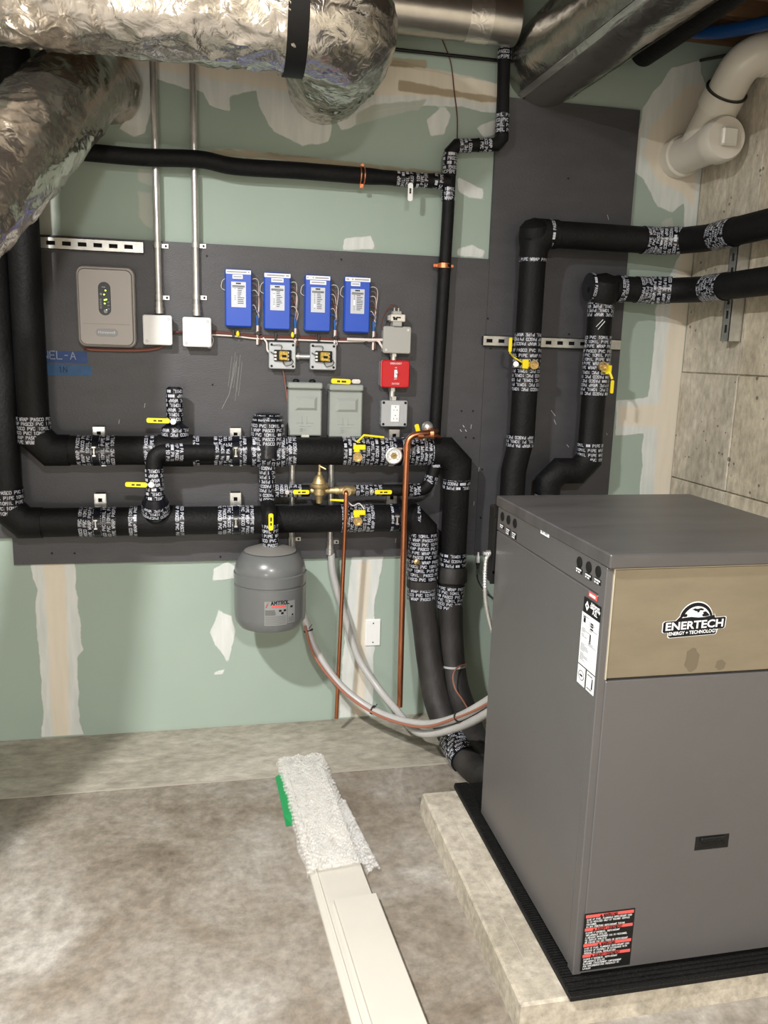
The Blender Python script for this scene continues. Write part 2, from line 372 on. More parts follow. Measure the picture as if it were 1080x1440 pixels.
def font_mesh(mb, text, c, U, Vv, size, mi=0, lift=.0006, sx=1.0, bold=.0, shear=0):
    cu = bpy.data.curves.new('t', 'FONT'); cu.body = text; cu.size = size; cu.align_x = 'CENTER'; cu.offset = bold; cu.resolution_u = 3; cu.shear = shear
    ob = bpy.data.objects.new('t', cu); me = bpy.data.meshes.new_from_object(ob); Nn = U.cross(Vv)
    mb.add([V(c)+U*(v.co.x*sx)+Vv*v.co.y+Nn*lift for v in me.vertices], [list(p.vertices) for p in me.polygons], mi)
    bpy.data.objects.remove(ob); bpy.data.curves.remove(cu); bpy.data.meshes.remove(me)
TXT = ['PASCO PVC 10MIL ## PIPE WRAP ', 'PIPE WRAP PASCO PVC 10MIL ', '10MIL PIPE WRAP ### PASCO PVC ']
def band(parent, A, B, r, flip=None, r2=None):
    """one wrap of printed pipe tape on the axis A-B"""
    A, B = V(A), V(B); d = B-A; Ln = d.length; d.normalize(); u, w = frame(d); r2 = r2 or r; ex = .0016
    mb = MB(); mb.tube([A, B], [r+ex, r2+ex], 28)
    rows = max(1, int(round(Ln/.0165))); pit = Ln/rows; h = min(.0098, pit*.66)
    flip = random.random() < .5 if flip is None else flip
    ph = random.random()*6.28
    for i in range(rows):
        t = (i+.5)*pit; rr = r+(r2-r)*t/Ln+ex+.0006; circ = 2*math.pi*rr; s = random.choice(TXT); line = ''
        while len(line)*h*.86 < circ-h*.9: line += s
        line = line[:int(circ/(h*.86))]
        q, _ = strokes(line, h, .86, .19); a0 = ph+random.random()*1.5; sg = -1 if flip else 1
        for quad in q:
            vs = []
            for x, y in quad:
                a = a0+sg*x/rr; vs.append(A+d*(t+sg*(y-h/2))+(u*math.cos(a)+w*math.sin(a))*rr)
            mb.add(vs, [(0, 1, 2, 3)], 1)
    return mb.build('tape_wrap', ['tape', 'ink'], parent)
def chamf(pts, ch):
    o = [pts[0]]
    for i in range(1, len(pts)-1):
        a, c, b = pts[i-1], pts[i], pts[i+1]; o += [c+(a-c).normalized()*ch, c+(b-c).normalized()*ch]
    return o+[pts[-1]]
def elbow(parent, a, c, b, r, l, ch, m='foam'):
    a, c, b = V(a), V(c), V(b); da = (a-c).normalized(); db = (b-c).normalized()
    MB().tube([c+da*l, c+da*ch, c+db*ch, c+db*l], r+.0035, 30).build('elbow', m, parent)
def lever(parent, p0, p1, w=.017, th=.004, d=.0, text=True, name='handle'):
    """flat vinyl-dipped valve lever from pivot p0 to tip p1, facing the room"""
    p0, p1 = V(p0), V(p1); U = (p1-p0); L = U.length; U.normalize(); Vv = V((0, -1, 0)).cross(U).normalized()
    Nn = U.cross(Vv); 
    if Nn.y > 0: Vv = -Vv
    mb = MB(); mb.slab((p0+p1)/2, L, w, w*.38, 0, th, U, Vv, .001)
    if text:
        UU = U if U.x > 0 or (abs(U.x) < .01) else -U; VV = V((0, -1, 0)).cross(UU).normalized()
        if UU.cross(VV).y > 0: VV = -VV
        flat_text(mb, '## ###', (p0+p1)/2-UU*L*.2+VV*(-w*.18)-V((0, th+.0002, 0)), UU, VV, w*.34, 1, lift=.0004)
    return mb.build(name, ['yellow', 'print'], parent, 'yellow lever handle')
def R4(x0, y0, x1, y1, d):
    a = P(x0, (y0+y1)/2, d); b = P(x1, (y0+y1)/2, d); c = P((x0+x1)/2, y0, d); e = P((x0+x1)/2, y1, d)
    return V(((a.x+b.x)/2, -d, (c.z+e.z)/2)), b.x-a.x, c.z-e.z
PF = .018   # face of the grey backboards
U0, V0 = V((1, 0, 0)), V((0, 0, 1))
# slab() and poly use U x V = X x Z = -Y : outward, into the room
# ------------------------------------------------------------------ the setting
def struct(mb, name, mats, parent=None):
    mb.origin0 = True; o = mb.build(name, mats, parent)
    if parent is None: o['kind'] = 'structure'
    return o
X0, X1, Y1, ZT = -3.2, 1.87, -5.6, 2.74
YJ = -.415
fl = MB(); fl.box((X0, Y1, -.12), (X1+.2, YJ-.002, 0), 0); floor = struct(fl, 'floor', 'floor')
MB().box((X0, YJ+.002, -.12), (X1+.2, .02, 0)).build('slab_strip', 'floorlight', floor)
mj = MB(); k = 160
for i in range(k):   # raised ragged mortar ridge along the construction joint
    xa = X0+(X1-X0)*i/k; xb = X0+(X1-X0)*(i+1)/k; wa = .002+.0025*noise.noise(V((xa*30, 0, 0)))
    mj.box((xa, YJ-.003-wa, -.002), (xb, YJ+.0015+wa, .0012+.001*noise.noise(V((xa*22, 3, 0)))))
mj.build('joint_ridge', 'joint', floor, kind='stuff')
# back wall: green drywall with joint compound
cell = .009; nx = int((X1+3.2)/cell); nz = int((ZT+.25)/cell)
xs = np.linspace(X0, X1, nx); zs = np.linspace(.006, ZT+.25, nz); GX, GZ = np.meshgrid(xs, zs)
def sdf(poly, jag=0):
    p = np.array([[q.x, q.z] for q in (at(a, b, y=0) for a, b in poly)]); d = np.full(GX.shape, 1e9); ins = np.zeros(GX.shape, bool); n = len(p)
    for i in range(n):
        a, b = p[i], p[(i+1) % n]; e = b-a; wx = GX-a[0]; wz = GZ-a[1]; t = np.clip((wx*e[0]+wz*e[1])/(e@e), 0, 1)
        d = np.minimum(d, np.hypot(wx-t*e[0], wz-t*e[1]))
        c = ((a[1] <= GZ) & (b[1] > GZ)) | ((b[1] <= GZ) & (a[1] > GZ))
        with np.errstate(divide='ignore', invalid='ignore'): xi = a[0]+(GZ-a[1])*(e[0])/(e[1] if e[1] else 1e-9)
        ins ^= c & (GX < xi)
    return np.where(ins, d, -d)
def field(polys):
    if not polys: return np.zeros(GX.shape)
    return np.clip(.5+np.max([sdf(q) for q in polys], axis=0)/.05, 0, 1)
THIN = [[(50, 788), (106, 788), (108, 835), (117, 913), (109, 925), (111, 1015), (122, 1046), (59, 1046), (60, 1000), (54, 905), (49, 860), (52, 830), (45, 815), (44, 795)],
        [(494, 782), (540, 780), (536, 806), (527, 850), (527, 900), (523, 1010), (520, 1020), (476, 1020), (480, 960), (484, 900), (490, 830)],
        [(945, 95), (905, 150), (888, 235), (905, 252), (925, 290), (945, 300), (962, 285), (962, 345), (922, 432), (920, 480), (912, 560), (866, 563), (866, 612), (905, 610), (900, 700), (895, 760), (945, 760), (996, 150), (985, 85)],
        [(300, 800), (320, 790), (335, 800), (335, 812), (300, 816)], [(308, 857), (325, 866), (331, 890), (327, 915), (321, 935), (312, 918), (303, 908), (296, 890)], [(300, 946), (315, 942), (314, 948), (302, 950)],
        [(484, 335), (522, 332), (529, 352), (482, 352)], [(642, 350), (665, 344), (682, 352), (680, 364), (643, 360)], [(643, 249), (680, 265), (681, 281), (660, 279), (645, 268)],
        [(600, 168), (622, 150), (634, 160), (625, 188), (606, 190)], [(671, 180), (700, 165), (700, 190), (680, 192)]]
THIN2 = [(150, 60), (400, 86), (560, 92), (705, 118), (705, 160), (640, 150), (600, 148), (560, 152), (520, 158), (500, 176), (480, 184), (470, 165), (462, 200), (425, 204), (385, 185), (368, 160), (360, 128), (322, 135), (325, 158), (295, 148), (285, 132), (240, 118), (222, 112), (212, 118), (215, 150), (203, 188), (188, 192), (170, 180), (180, 150), (178, 95), (150, 95)]
THIN.append(THIN2)
THICK = [[(62, 788), (92, 788), (95, 900), (98, 1046), (76, 1046), (70, 960), (66, 880)], [(505, 790), (522, 790), (514, 900), (512, 1015), (495, 1015), (500, 900)],
         [(960, 340), (975, 340), (945, 760), (915, 760), (925, 600), (870, 598), (870, 572), (928, 568), (942, 440)], [(915, 180), (965, 120), (990, 120), (975, 290), (958, 270), (925, 255), (905, 215)],
         [(140, 50), (400, 80), (560, 88), (640, 104), (704, 120), (704, 150), (640, 138), (560, 134), (400, 128), (250, 102), (150, 84)]]
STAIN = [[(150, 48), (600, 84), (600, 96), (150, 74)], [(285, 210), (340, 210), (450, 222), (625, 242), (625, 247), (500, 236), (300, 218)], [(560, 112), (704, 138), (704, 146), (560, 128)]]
FAINT = [[(55, 245), (78, 250), (76, 325), (80, 335), (55, 335)], [(192, 235), (215, 238), (214, 262), (195, 255)], [(192, 268), (214, 270), (216, 325), (205, 318), (195, 305)],
         [(500, 160), (530, 145), (600, 140), (590, 155), (540, 165), (500, 178)], [(340, 218), (400, 222), (530, 232), (520, 240), (340, 228)], [(930, 310), (945, 305), (950, 340), (930, 345)]]
gv = np.stack([GX, np.zeros_like(GX), GZ], -1).reshape(-1, 3); ii = np.arange(nx*nz).reshape(nz, nx)
fq = np.stack([ii[:-1, :-1], ii[:-1, 1:], ii[1:, 1:], ii[1:, :-1]], -1).reshape(-1, 4)
me = bpy.data.meshes.new('wall_back'); me.vertices.add(len(gv)); me.vertices.foreach_set('co', gv.ravel()); me.loops.add(fq.size); me.loops.foreach_set('vertex_index', fq.ravel())
me.polygons.add(len(fq)); me.polygons.foreach_set('loop_start', np.arange(0, fq.size, 4)); me.update(calc_edges=True)
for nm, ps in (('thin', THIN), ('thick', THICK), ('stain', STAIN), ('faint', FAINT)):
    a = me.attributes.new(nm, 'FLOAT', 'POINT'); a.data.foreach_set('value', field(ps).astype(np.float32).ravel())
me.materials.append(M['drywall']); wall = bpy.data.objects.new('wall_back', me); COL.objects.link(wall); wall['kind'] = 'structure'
MB().box((X0, .001, 0), (X1+.2, .12, ZT+.25)).build('wall_core', 'drywall', wall)
for sx, sz in ((290, 1028), (372, 1020), (234, 1028)):
    q = at(sx, sz, y=0); MB().lathe([(.0035, 0), (.0035, .0012), (0, .0012)], q, (0, -1, 0), 8).build('screw', 'black', wall)
# right wall: cast concrete, one piece per form panel
wr = MB(); wr.box((X1+.01, Y1, 0), (X1+.2, .0, 2.535)); wall_r = struct(wr, 'wall_right', 'wallc1')
ys = [0, -.372, -.98, -1.59, -2.2, -2.8, -3.4, -4.0, -4.6, -5.2, -5.6]; zz = [0, .998, 1.43, 2.535]
for i in range(len(ys)-1):
    for j in range(len(zz)-1):
        dx = random.uniform(-.003, .003); mb = MB(); g = .0022
        mb.bbox((X1+dx, ys[i]-g, zz[j]+g), (X1+.02, ys[i+1]+g, zz[j+1]-g), .0025)
        mb.build('concrete_panel', ['wallc1', 'wallc2', 'wallc1'][(i+(j > 2)) % 2 if i < 2 else random.randint(0, 2)], wall_r)
mb = MB(); mb.box((X1+.02, Y1, 2.535), (X1+.16, 0, 2.575)); tag(mb.build('sill_plate', 'wood', wall_r))
MB().box((X1+.12, Y1, 2.575), (X1+.16, 0, ZT+.24)).build('rim_joist', 'wood', wall_r)
mb = MB(); mb.box((X0-.1, Y1, 0), (X0, 0, ZT+.25)); struct(mb, 'wall_left', 'wallc1')
mb = MB(); mb.box((X0, Y1-.1, 0), (X1+.2, Y1, ZT+.25)); struct(mb, 'wall_front', 'wallc1')
mb = MB(); mb.box((X0, Y1, ZT+.24), (X1+.2, .12, ZT+.27)); ceil = struct(mb, 'ceiling', 'sub')
for i in range(12):
    x = X0+.2+i*.405
    if x < X1+.1: MB().box((x, Y1, ZT), (x+.038, -.002, ZT+.24)).build('joist', 'wood', ceil)
# grey painted backboards
def backboard(name, pts, label):
    t = thing(name, at(*pts[0], y=0), label, 'board')
    MB().poly([V((q.x, 0, q.z)) for q in (at(a, b, y=-PF) for a, b in pts)], PF-.0004, (0, -1, 0)).build('plywood_sheet', 'panel', t); return t
a = P(18, 795, PF); xl = P(-60, 400, PF).x
bb = thing('backboard', a, 'large grey painted plywood backboard carrying the blue controllers and headers', 'board')
zt = P(480, 353, PF).z; zb_ = P(300, 788, PF).z; xr = P(686, 420, PF).x
MB().box((xl, 0, zb_+.1), (xr-.001, -PF, zt)).build('plywood_sheet', 'panel', bb)
MB().box((P(18, 770, PF).x, 0, zb_), (xr-.001, -PF, zb_+.0995)).build('plywood_sheet', 'panel', bb)
bb2 = thing('backboard', (xr+.2, 0, .65), 'tall dark grey backboard behind the right-hand insulated risers', 'board')
xr2 = P(880, 400, PF).x; zt2 = P(810, 146, PF).z
MB().poly([(xr, 0, P(690, 780, PF).z), (xr2, 0, P(690, 780, PF).z), (xr2, 0, zt2), (xr, 0, zt2)], PF-.0004, (0, -1, 0)).build('plywood_sheet', 'panel', bb2)
for root, pl in ((bb, [(291, 360), (299, 541), (105, 778), (310, 783), (73, 778), (480, 365), (655, 615), (649, 578), (600, 775)]), (bb2, [(665, 578), (666, 616), (686, 448), (690, 490), (799, 251), (800, 470), (678, 660), (676, 728)])):
    for a, b in pl: MB().lathe([(.004, 0), (.004, .0012), (.0015, .0012), (.0015, .0004), (0, .0004)], P(a, b, PF), (0, -1, 0), 10).build('screw', 'black', root)
def scratch(parent, pts, w=.0012, m='paper'):
    mb = MB()
    for a, b in zip(pts, pts[1:]):
        A, B = P(*a, PF+.0003), P(*b, PF+.0003); d = (B-A).normalized(); n = V((-d.z, 0, d.x))*w/2
        mb.add([A-n, B-n, B+n, A+n], [(0, 1, 2, 3)])
    mb.build('scratch', m, parent)
M['chalk'] = mat('chalk_mark', (.22, .22, .2), .9)
rs = random.Random(3)
for k in range(7):
    x = 318+k*2.4; y0 = 495+rs.random()*25; scratch(bb, [(x+8, y0), (x+5+rs.random()*2, y0+18), (x+3, y0+35+rs.random()*20)], .0012, 'chalk')
scratch(bb, [(333, 505), (328, 530), (322, 555), (312, 575)], .002, 'chalk')
for a, b in ((600, 615), (651, 598), (654, 604), (647, 604)): scratch(bb, [(a, b), (a+2, b+3)], .0016)
for a, b in ((663, 597), (674, 657), (667, 705), (204, 567), (168, 590), (557, 757)): scratch(bb if a < 640 else bb2, [(a, b), (a-1, b+6)], .001)
for a, b, c, d in ((775, 577, 781, 585), (779, 590, 782, 597), (797, 625, 800, 629), (854, 302, 856, 309), (854, 612, 853, 609)): scratch(bb2, [(a, b), (c, d)], .001)
# ------------------------------------------------------------------ ducts
def crinkle(mb, amp, fr, sharp=True, seed=0, ring=0):
    mb.f and None
    me = bpy.data.meshes.new('tmp'); me.from_pydata([tuple(v) for v in mb.v], [], mb.f); me.update(); nr = [v.normal.copy() for v in me.vertices]; bpy.data.meshes.remove(me)
    o = V((seed*7.1, seed*3.3, seed))
    for i, v in enumerate(mb.v):
        p = v*fr+o; a = noise.noise(p+V((noise.noise(p*.7), noise.noise(p*.9+V((5, 5, 5))), 0))*1.2)
        k = max(0, 1-abs(a)*2.6)**2; b = max(0, 1-abs(noise.noise(v*fr*2.3+o))*3)**2; mb.v[i] = v+nr[i]*amp*(k*.9+b*.35-.4)
    return mb
def resample(pts, step):
    out = [pts[0]]
    for a, b in zip(pts, pts[1:]):
        n = max(1, int((b-a).length/step)); out += [a.lerp(b, (i+1)/n) for i in range(n)]
    return out
dA = P(200, -8, .6); zA = dA.z; EL = P(492, 20, .6); RA = .149; YA = -.6
t = thing('insulated_duct', V((EL.x, -.3, 2.2)), 'wide crinkled foil duct with a black strap running along the ceiling', 'duct')
path = fillet([V((-2.4, YA, zA)), V((EL.x+.01, YA, zA)), V((EL.x-.01, -.30, zA-.02)), V((P(458, 116, 0).x, .0, P(458, 116, 0).z))], .16, 10)
path = resample(path, .013)
rr = [RA]*len(path)
for i, p in enumerate(path):
    if p.y > -.35: rr[i] = RA+.004-.016*min(1, (p.y+.35)/.2)
    elif p.x > EL.x-.2: rr[i] = RA+.006
crinkle(MB().tube(path, rr, 110, caps=False), .009, 9, seed=1).build('duct_jacket', 'foil', t)
sx = P(418, 40, .7).x
MB().tube([V((sx-.028, YA, zA)), V((sx+.028, YA, zA))], RA+.011, 64).build('strap', 'black', t, 'black strap round the duct')
MB().tube(resample([V((sx+.2, -.45, zA-.001)), V((sx+.22, -.45, zA-.001))], .01), .167, 48).build('foil_tape', 'foilband', t) if False else None
mb = MB(); 
for i in range(40):
    x = -1.6+i*.05; a = -1.25+.05*math.sin(i*.7)
    p0 = V((x, -.45+.171*math.sin(a-.1)*1, zA-.171*math.cos(a-.1))); p1 = V((x+.05, -.45+.171*math.sin(a-.1), zA-.171*math.cos(a-.1)))
# lengthwise overlapped seam of foil tape
def seam(parent, A, B, r, a, w, m='foilband'):
    A, B = V(A), V(B); u, wv = frame(B-A); mb = MB(); n = 40; vs = []
    for i in range(n+1):
        p = A.lerp(B, i/n)
        for j in range(6):
            th = a+(j/5-.5)*w/r; vs.append(p+(u*math.cos(th)+wv*math.sin(th))*(r+.006+.003*noise.noise(V((i*.6, j*.8, r)))))
    mb.add(vs, [(i*6+j, i*6+j+1, (i+1)*6+j+1, (i+1)*6+j) for i in range(n) for j in range(5)], 0, True); mb.build('foil_tape', m, parent)
B0 = P(150, 122, 0); B1 = P(118, 112, .17); B2 = at(-5, 246, y=-.70); B3 = at(-150, 386, y=-1.0)
t = thing('insulated_duct', (B1.x, -.3, 2.0), 'foil-wrapped duct slanting down past the left edge from the wall', 'duct')
B4 = B3+(B3-B2).normalized()*1.5
path = resample(fillet([B0, B1, B2, B3, B4], .15, 10), .014)
crinkle(MB().tube(path, [.115 if p.y > -.05 else .115+.016*min(1, (-.05-p.y)/.2) for p in path], 110, caps=False), .007, 10, seed=4).build('duct_jacket', 'foilshade', t)
C0 = P(765, 92, .0); yv = V((0, -1, 0))
t = thing('insulated_duct', (C0.x, -.6, C0.z-.16), 'smooth dark foil duct above the tall grey backboard', 'duct')
CC = at(890, 25, y=-.5)
path = resample([C0+V((0, -.0, 0)), C0+V((.0, -.25, 0)), V((C0.x+.02, -1.2, C0.z+.0)), V((C0.x+.05, -2.3, C0.z+.02))], .018)
crinkle(MB().tube(path, .145, 90, caps=True), .0035, 9, seed=8).build('duct_jacket', 'foilsmooth', t)
for a in (.9, 2.4): seam(t, C0+V((0, -.02, 0)), C0+V((.03, -1.6, 0)), .146, a, .022)
D0 = P(560, 12, .12); D1 = P(712, 20, .12)
t = thing('round_duct', (.8, -.12, 2.5), 'bare galvanised duct along the wall top between the foil ducts', 'duct')
MB().tube([V((.25, -.12, D0.z)), V((1.03, -.12, D0.z))], .075, 48).build('duct_pipe', 'duct', t)
MB().tube([V((.85, -.12, D0.z)), V((.93, -.12, D0.z))], .077, 48).build('foil_tape', 'foilband', t)
MB().tube([V((.25, -.012, D0.z-.088)), V((1.04, -.012, D0.z-.088))], .006, 8).build('hanger_rod', 'black', t)
e0 = P(905, 72, .1)
t = MB().tube([e0, V((e0.x+.0, -.2, e0.z)), V((e0.x+.03, -2.0, e0.z+.03))], .052, 24); t = t.build('ceiling_pipe', 'foam'); tag(t, 'black foam pipe running overhead from the top of the wall', 'pipe')
e1 = at(1000, 60, y=-.25)
t = MB().tube(spline([at(960, 42, y=-.15), at(1010, 45, y=-.3), at(1090, 30, y=-.5), at(1180, 10, y=-.7)]), .022, 16).build('blue_tubing', 'bluepipe'); tag(t, 'blue tubing under the joists in the top right corner', 'tubing')
t = MB().tube(spline([at(985, 85, y=-.1), at(1020, 78, y=-.2), at(1090, 62, y=-.35)]), .006, 8).build('cable', 'wireblack'); tag(t, 'thin black cable under the joists above the white vent pipe', 'cable')
# blocking and boards between the joists, top right
t = thing('floor_blocking', (1.75, -.2, 2.55), 'brown timber blocking above the white vent pipe', 'timber')
for i, (yy, z) in enumerate(((-.14, 2.60), (-.30, 2.62), (-.50, 2.60))):
    MB().bbox((1.56, yy-.035, z), (X1+.1, yy, z+.13), .003).build('timber', 'wood', t)
# ------------------------------------------------------------------ white vent pipe
q0 = P(953, 222, .0); q1 = at(1021, 189, y=-.30); cx = q0.x
t = thing('vent_pipe', (cx, -.1, 2.1), 'white plastic vent wye with a capped end beside the concrete wall', 'pipe')
ax = V((cx, 0, q0.z)); rp = .068
mb = MB(); mb.lathe([(rp*1.0, -.0), (rp*1.0, .30)], ax, (0, -1, 0), 40); mb.build('pipe_body', 'pvc', t)
MB().lathe([(rp, .0), (rp*1.13, .002), (rp*1.13, .045), (rp*1.06, .05), (rp, .05)], ax, (0, -1, 0), 40).build('hub', 'pvc', t)
mb = MB(); mb.lathe([(rp*1.0, .25), (rp*1.14, .252), (rp*1.14, .298), (rp*1.02, .312), (0, .312)], ax, (0, -1, 0), 40); mb.bbox((cx-.03, -.312, ax.z-.03), (cx+.03, -.335, ax.z+.03), .006); mb.build('cleanout_cap', 'pvc', t)
w0 = V((cx, -.12, ax.z)); w1 = at(1003, 152, y=-.24); w2 = at(1035, 108, y=-.30); w3 = V((X1, -.33, at(1072, 108, x=X1).z))
w1 = V((cx, -.25, ax.z+.13)); w2 = V((cx, -.36, ax.z+.24)); w3 = V((X1+.02, -.38, ax.z+.27))
mb = MB(); pth = resample(fillet([w0, w1, w2, w3], .09, 8), .02); mb.tube(pth, rp*.96, 36, caps=False); mb.build('branch_bend', 'pvc', t)
MB().tube([w1-(w1-w0)*.12, w1+(w2-w1)*.25], rp*1.08, 36).build('hub', 'pvc', t)
MB().tube([w1+(w2-w1)*.25, w1+(w2-w1)*.29], rp*1.1, 36).build('clamp_band', 'wireblack', t, 'thin black tie round the joint')
MB().lathe([(rp, 0), (rp*1.18, .002), (rp*1.18, .03), (rp, .034)], V((X1-.045, -.378, ax.z+.263)), (1, 0, 0), 36).build('hub', 'pvc', t)
# ------------------------------------------------------------------ insulated pipework
HD = .105                              # distance of the big headers from the wall
H1 = P(340, 634, HD); H2 = P(340, 731, HD); RH = .0505
def px_x(px, py, d): return P(px, py, d).x
def hband(root, x0, x1, py, z, d=HD, r=RH): return band(root, (px_x(x0, py, d), -d, z), (px_x(x1, py, d), -d, z), r)
# upper header: left riser, header, right drop into the hose
t1 = thing('insulated_pipe', (.15, -HD, 1.05), 'upper black foam header with its left riser and the drop furthest right', 'pipe')
xr1 = P(49, 620, HD).x; xd1 = P(641, 700, HD).x
c0, c1 = V((xr1, -HD, H1.z)), V((xd1, -HD, H1.z))
hose1 = spline([V((xd1, -HD, P(632, 800, HD).z)), V((xd1-.005, -HD-.005, .55)), P(634, 900, .14), P(640, 960, .2), P(655, 1005, .30), at(672, 1046, y=-.44), V((.97, -.58, .075)), V((1.06, -.66, .14)), V((1.1, -.89, .30))], 8)
MB().tube(chamf([V((xr1, -HD, 2.7)), c0, c1, V((xd1, -HD, P(632, 812, HD).z))], .045), RH, 30).build('pipe_insulation', 'foam', t1)
MB().tube(hose1, RH*.98, 26).build('hose_insulation', 'hose', t1)
elbow(t1, (xr1, -HD, 2.7), c0, (0, -HD, H1.z), RH, .11, .05); elbow(t1, c0, c1, (xd1, -HD, 0), RH, .105, .05)
for x0, x1 in ((76, 95), (109, 164), (203, 219), (264, 281), (300, 347), (354, 416), (480, 530), (532, 622)): hband(t1, x0, x1, 634, H1.z)
band(t1, (xr1, -HD, P(49, 585, HD).z), (xr1, -HD, P(49, 623, HD).z), RH+.002, True)
for y0, y1 in ((657, 687), (775, 795)): band(t1, (xd1, -HD, P(640, y0, HD).z), (xd1, -HD, P(640, y1, HD).z), RH)
zc = P(630, 797, HD).z
MB().tube([(xd1-.002, -HD, zc+.004), (xd1-.002, -HD, zc-.012), (xd1-.003, -HD-.002, zc-.055), (xd1-.003, -HD-.002, zc-.065)], [RH+.001, RH+.010, RH+.011, RH+.001], 30).build('sleeve', 'hose', t1)
band(t1, (xd1-.004, -HD-.003, zc-.07), (xd1-.008, -HD-.004, P(628, 853, HD).z), RH+.002)
cr = P(637, 935, .17); MB().tube([cr+V((0, 0, .004)), cr-V((0, .001, .004))], RH*.98+.002, 30).build('seam_bead', 'hosegrey', t1)
# lower header
t2 = thing('insulated_pipe', (.1, -HD, .85), 'lower black foam header with its left riser and the drop with the brass port', 'pipe')
xr2_ = P(10, 700, HD).x; xd2 = P(594, 760, HD).x; e0, e1 = V((xr2_, -HD, H2.z)), V((xd2, -HD, H2.z))
MB().tube(chamf([V((xr2_, -HD, 2.7)), e0, e1, V((xd2, -HD-.016, P(594, 840, HD).z))], .045), RH, 30).build('pipe_insulation', 'foam', t2)
hose2 = spline([V((xd2, -HD-.018, P(594, 835, HD).z)), P(598, 880, .14), P(604, 930, .18), P(614, 985, .24), P(634, 1035, .35), at(658, 1072, y=-.50), at(690, 1090, y=-.64), V((1.0, -.655, .10)), V((1.02, -.89, .24))], 8)
MB().tube(hose2, RH*.98, 26).build('hose_insulation', 'hose', t2)
elbow(t2, (xr2_, -HD, 2.7), e0, (0, -HD, H2.z), RH, .11, .05); elbow(t2, e0, e1, (xd2, -HD, 0), RH, .10, .05)
for x0, x1 in ((37, 58), (112, 165), (182, 202), (240, 260), (306, 357), (478, 524), (546, 588)): hband(t2, x0, x1, 731, H2.z)
band(t2, (xr2_, -HD, P(12, 686, HD).z), (xr2_, -HD, P(12, 722, HD).z), RH+.002, True)
for y0, y1, k in ((747, 782, .003), (783, 812, .009), (824, 840, .003)): band(t2, (xd2, -HD-.01, P(594, y0, HD).z), (xd2, -HD-.014, P(594, y1, HD).z), RH+k)
zc = P(594, 812, HD).z; MB().tube([(xd2, -HD-.015, zc), (xd2, -HD-.015, zc-.03)], RH+.009, 30).build('sleeve', 'hose', t2)
b0, b1 = V(hose2[33]), V(hose2[39]); band(t2, b0, b1, RH+.004)
pp = P(585, 789, HD+.065); mb = MB(); mb.lathe([(.007, -.02), (.007, .01), (.011, .01), (.011, .016), (.005, .018), (.005, .026), (0, .026)], pp, (0, -1, 0), 16); mb.build('brass_port', 'brass', t2, 'brass test port')
# fat air separator cap on upper header with the drop to the tank
t3 = thing('insulated_pipe', (.15, -HD-.02, .8), 'fat domed tape-wrapped separator on the upper header and its drop to the tank', 'pipe')
xs_ = P(377, 620, HD+.01).x; rs_ = .058; zt_ = P(377, 580, HD+.01).z
A = V((xs_, -HD-.008, H1.z-.02)); T_ = V((xs_, -HD-.008, zt_))
MB().lathe([(rs_, 0), (rs_, (T_-A).z-.035), (rs_*.93, (T_-A).z-.015), (rs_*.7, (T_-A).z-.003), (0, (T_-A).z)], A, (0, 0, 1), 32).build('separator_cap', 'tape', t3)
band(t3, A+V((0, 0, .045)), T_-V((0, 0, .036)), rs_, False, rs_); band(t3, T_-V((0, 0, .034)), T_-V((0, 0, .006)), rs_, False, rs_*.74)
mb = MB(); mb.tube([V((xs_-.062, -HD, H1.z)), V((xs_+.062, -HD, H1.z))], RH+.006, 30); mb.build('tee_insulation', 'tape', t3)
band(t3, (xs_-.06, -HD, H1.z), (xs_+.06, -HD, H1.z), RH+.006)
xp = P(376, 690, HD+.01).x; rt = .026; yt = -.20
d0, d1, d2, d3 = V((xp, -HD-.01, H1.z)), V((xp, -HD-.01, P(377, 708, HD).z)), V((xp+.004, yt, P(380, 722, .2).z)), V((xp+.006, yt, P(380, 768, .2).z))
MB().tube(fillet([d0, d1, d2, d3], .03, 4), rt, 22).build('pipe_insulation', 'foam', t3)
band(t3, d0+V((0, 0, -.05)), d1+V((0, 0, .012)), rt+.001); band(t3, d2+V((0, 0, -.035)), d3, rt+.001)
lv = MB; v0, v1 = P(381, 722, .235), P(381, 744, .235); lever(t3, v1-V((0, 0, .005)), v0, .017)
# make-up water line: valve, regulator, tee, valve
t4 = thing('makeup_line', (.35, -.12, .95), 'thin make-up water line with brass regulator between the two headers', 'pipe')
zm = P(450, 690, .12).z; dm = .12
def mx(px): return V((P(px, 690, dm).x, -dm, zm))
MB().tube([mx(380), mx(435)], .0215, 22).build('pipe_insulation', 'foam', t4); band(t4, mx(386), mx(424), .022)
MB().tube([mx(424), mx(432), mx(434), mx(470), mx(472), mx(478)], [.010, .010, .012, .012, .015, .015], 16).build('brass_union', 'bronze', t4)
# regulator: bell bonnet, flange, body, lower bowl and adjusting screw
rc = V((P(449, 685, dm+.01).x, -dm-.012, zm)); mb = MB()
mb.lathe([(.0, -.045), (.011, -.044), (.014, -.02), (.021, -.012), (.022, .012), (.030, .014), (.033, .019), (.033, .027), (.026, .03), (.021, .046), (.013, .058), (.008, .062), (.0075, .072), (.0045, .073), (.0045, .098), (0, .099)], rc, (0, 0, 1), 28)
mb.build('pressure_regulator', 'bronze', t4, 'bronze bell-shaped pressure regulator')
mb = MB(); mb.tube([rc+V((0, 0, .093)), rc+V((.022, -.004, .082))], .0035, 10); mb.build('adjusting_tab', 'brass', t4)
mb = MB(); mb.tube([mx(478), mx(484), mx(486), mx(495), mx(497), mx(503)], [.016, .016, .019, .019, .016, .016], 18); tc_ = mx(486)
mb.lathe([(.013, 0), (.013, .022), (.016, .022), (.016, .034), (0, .034)], tc_, (0, -1, 0), 16); mb.build('brass_tee', 'bronze', t4)
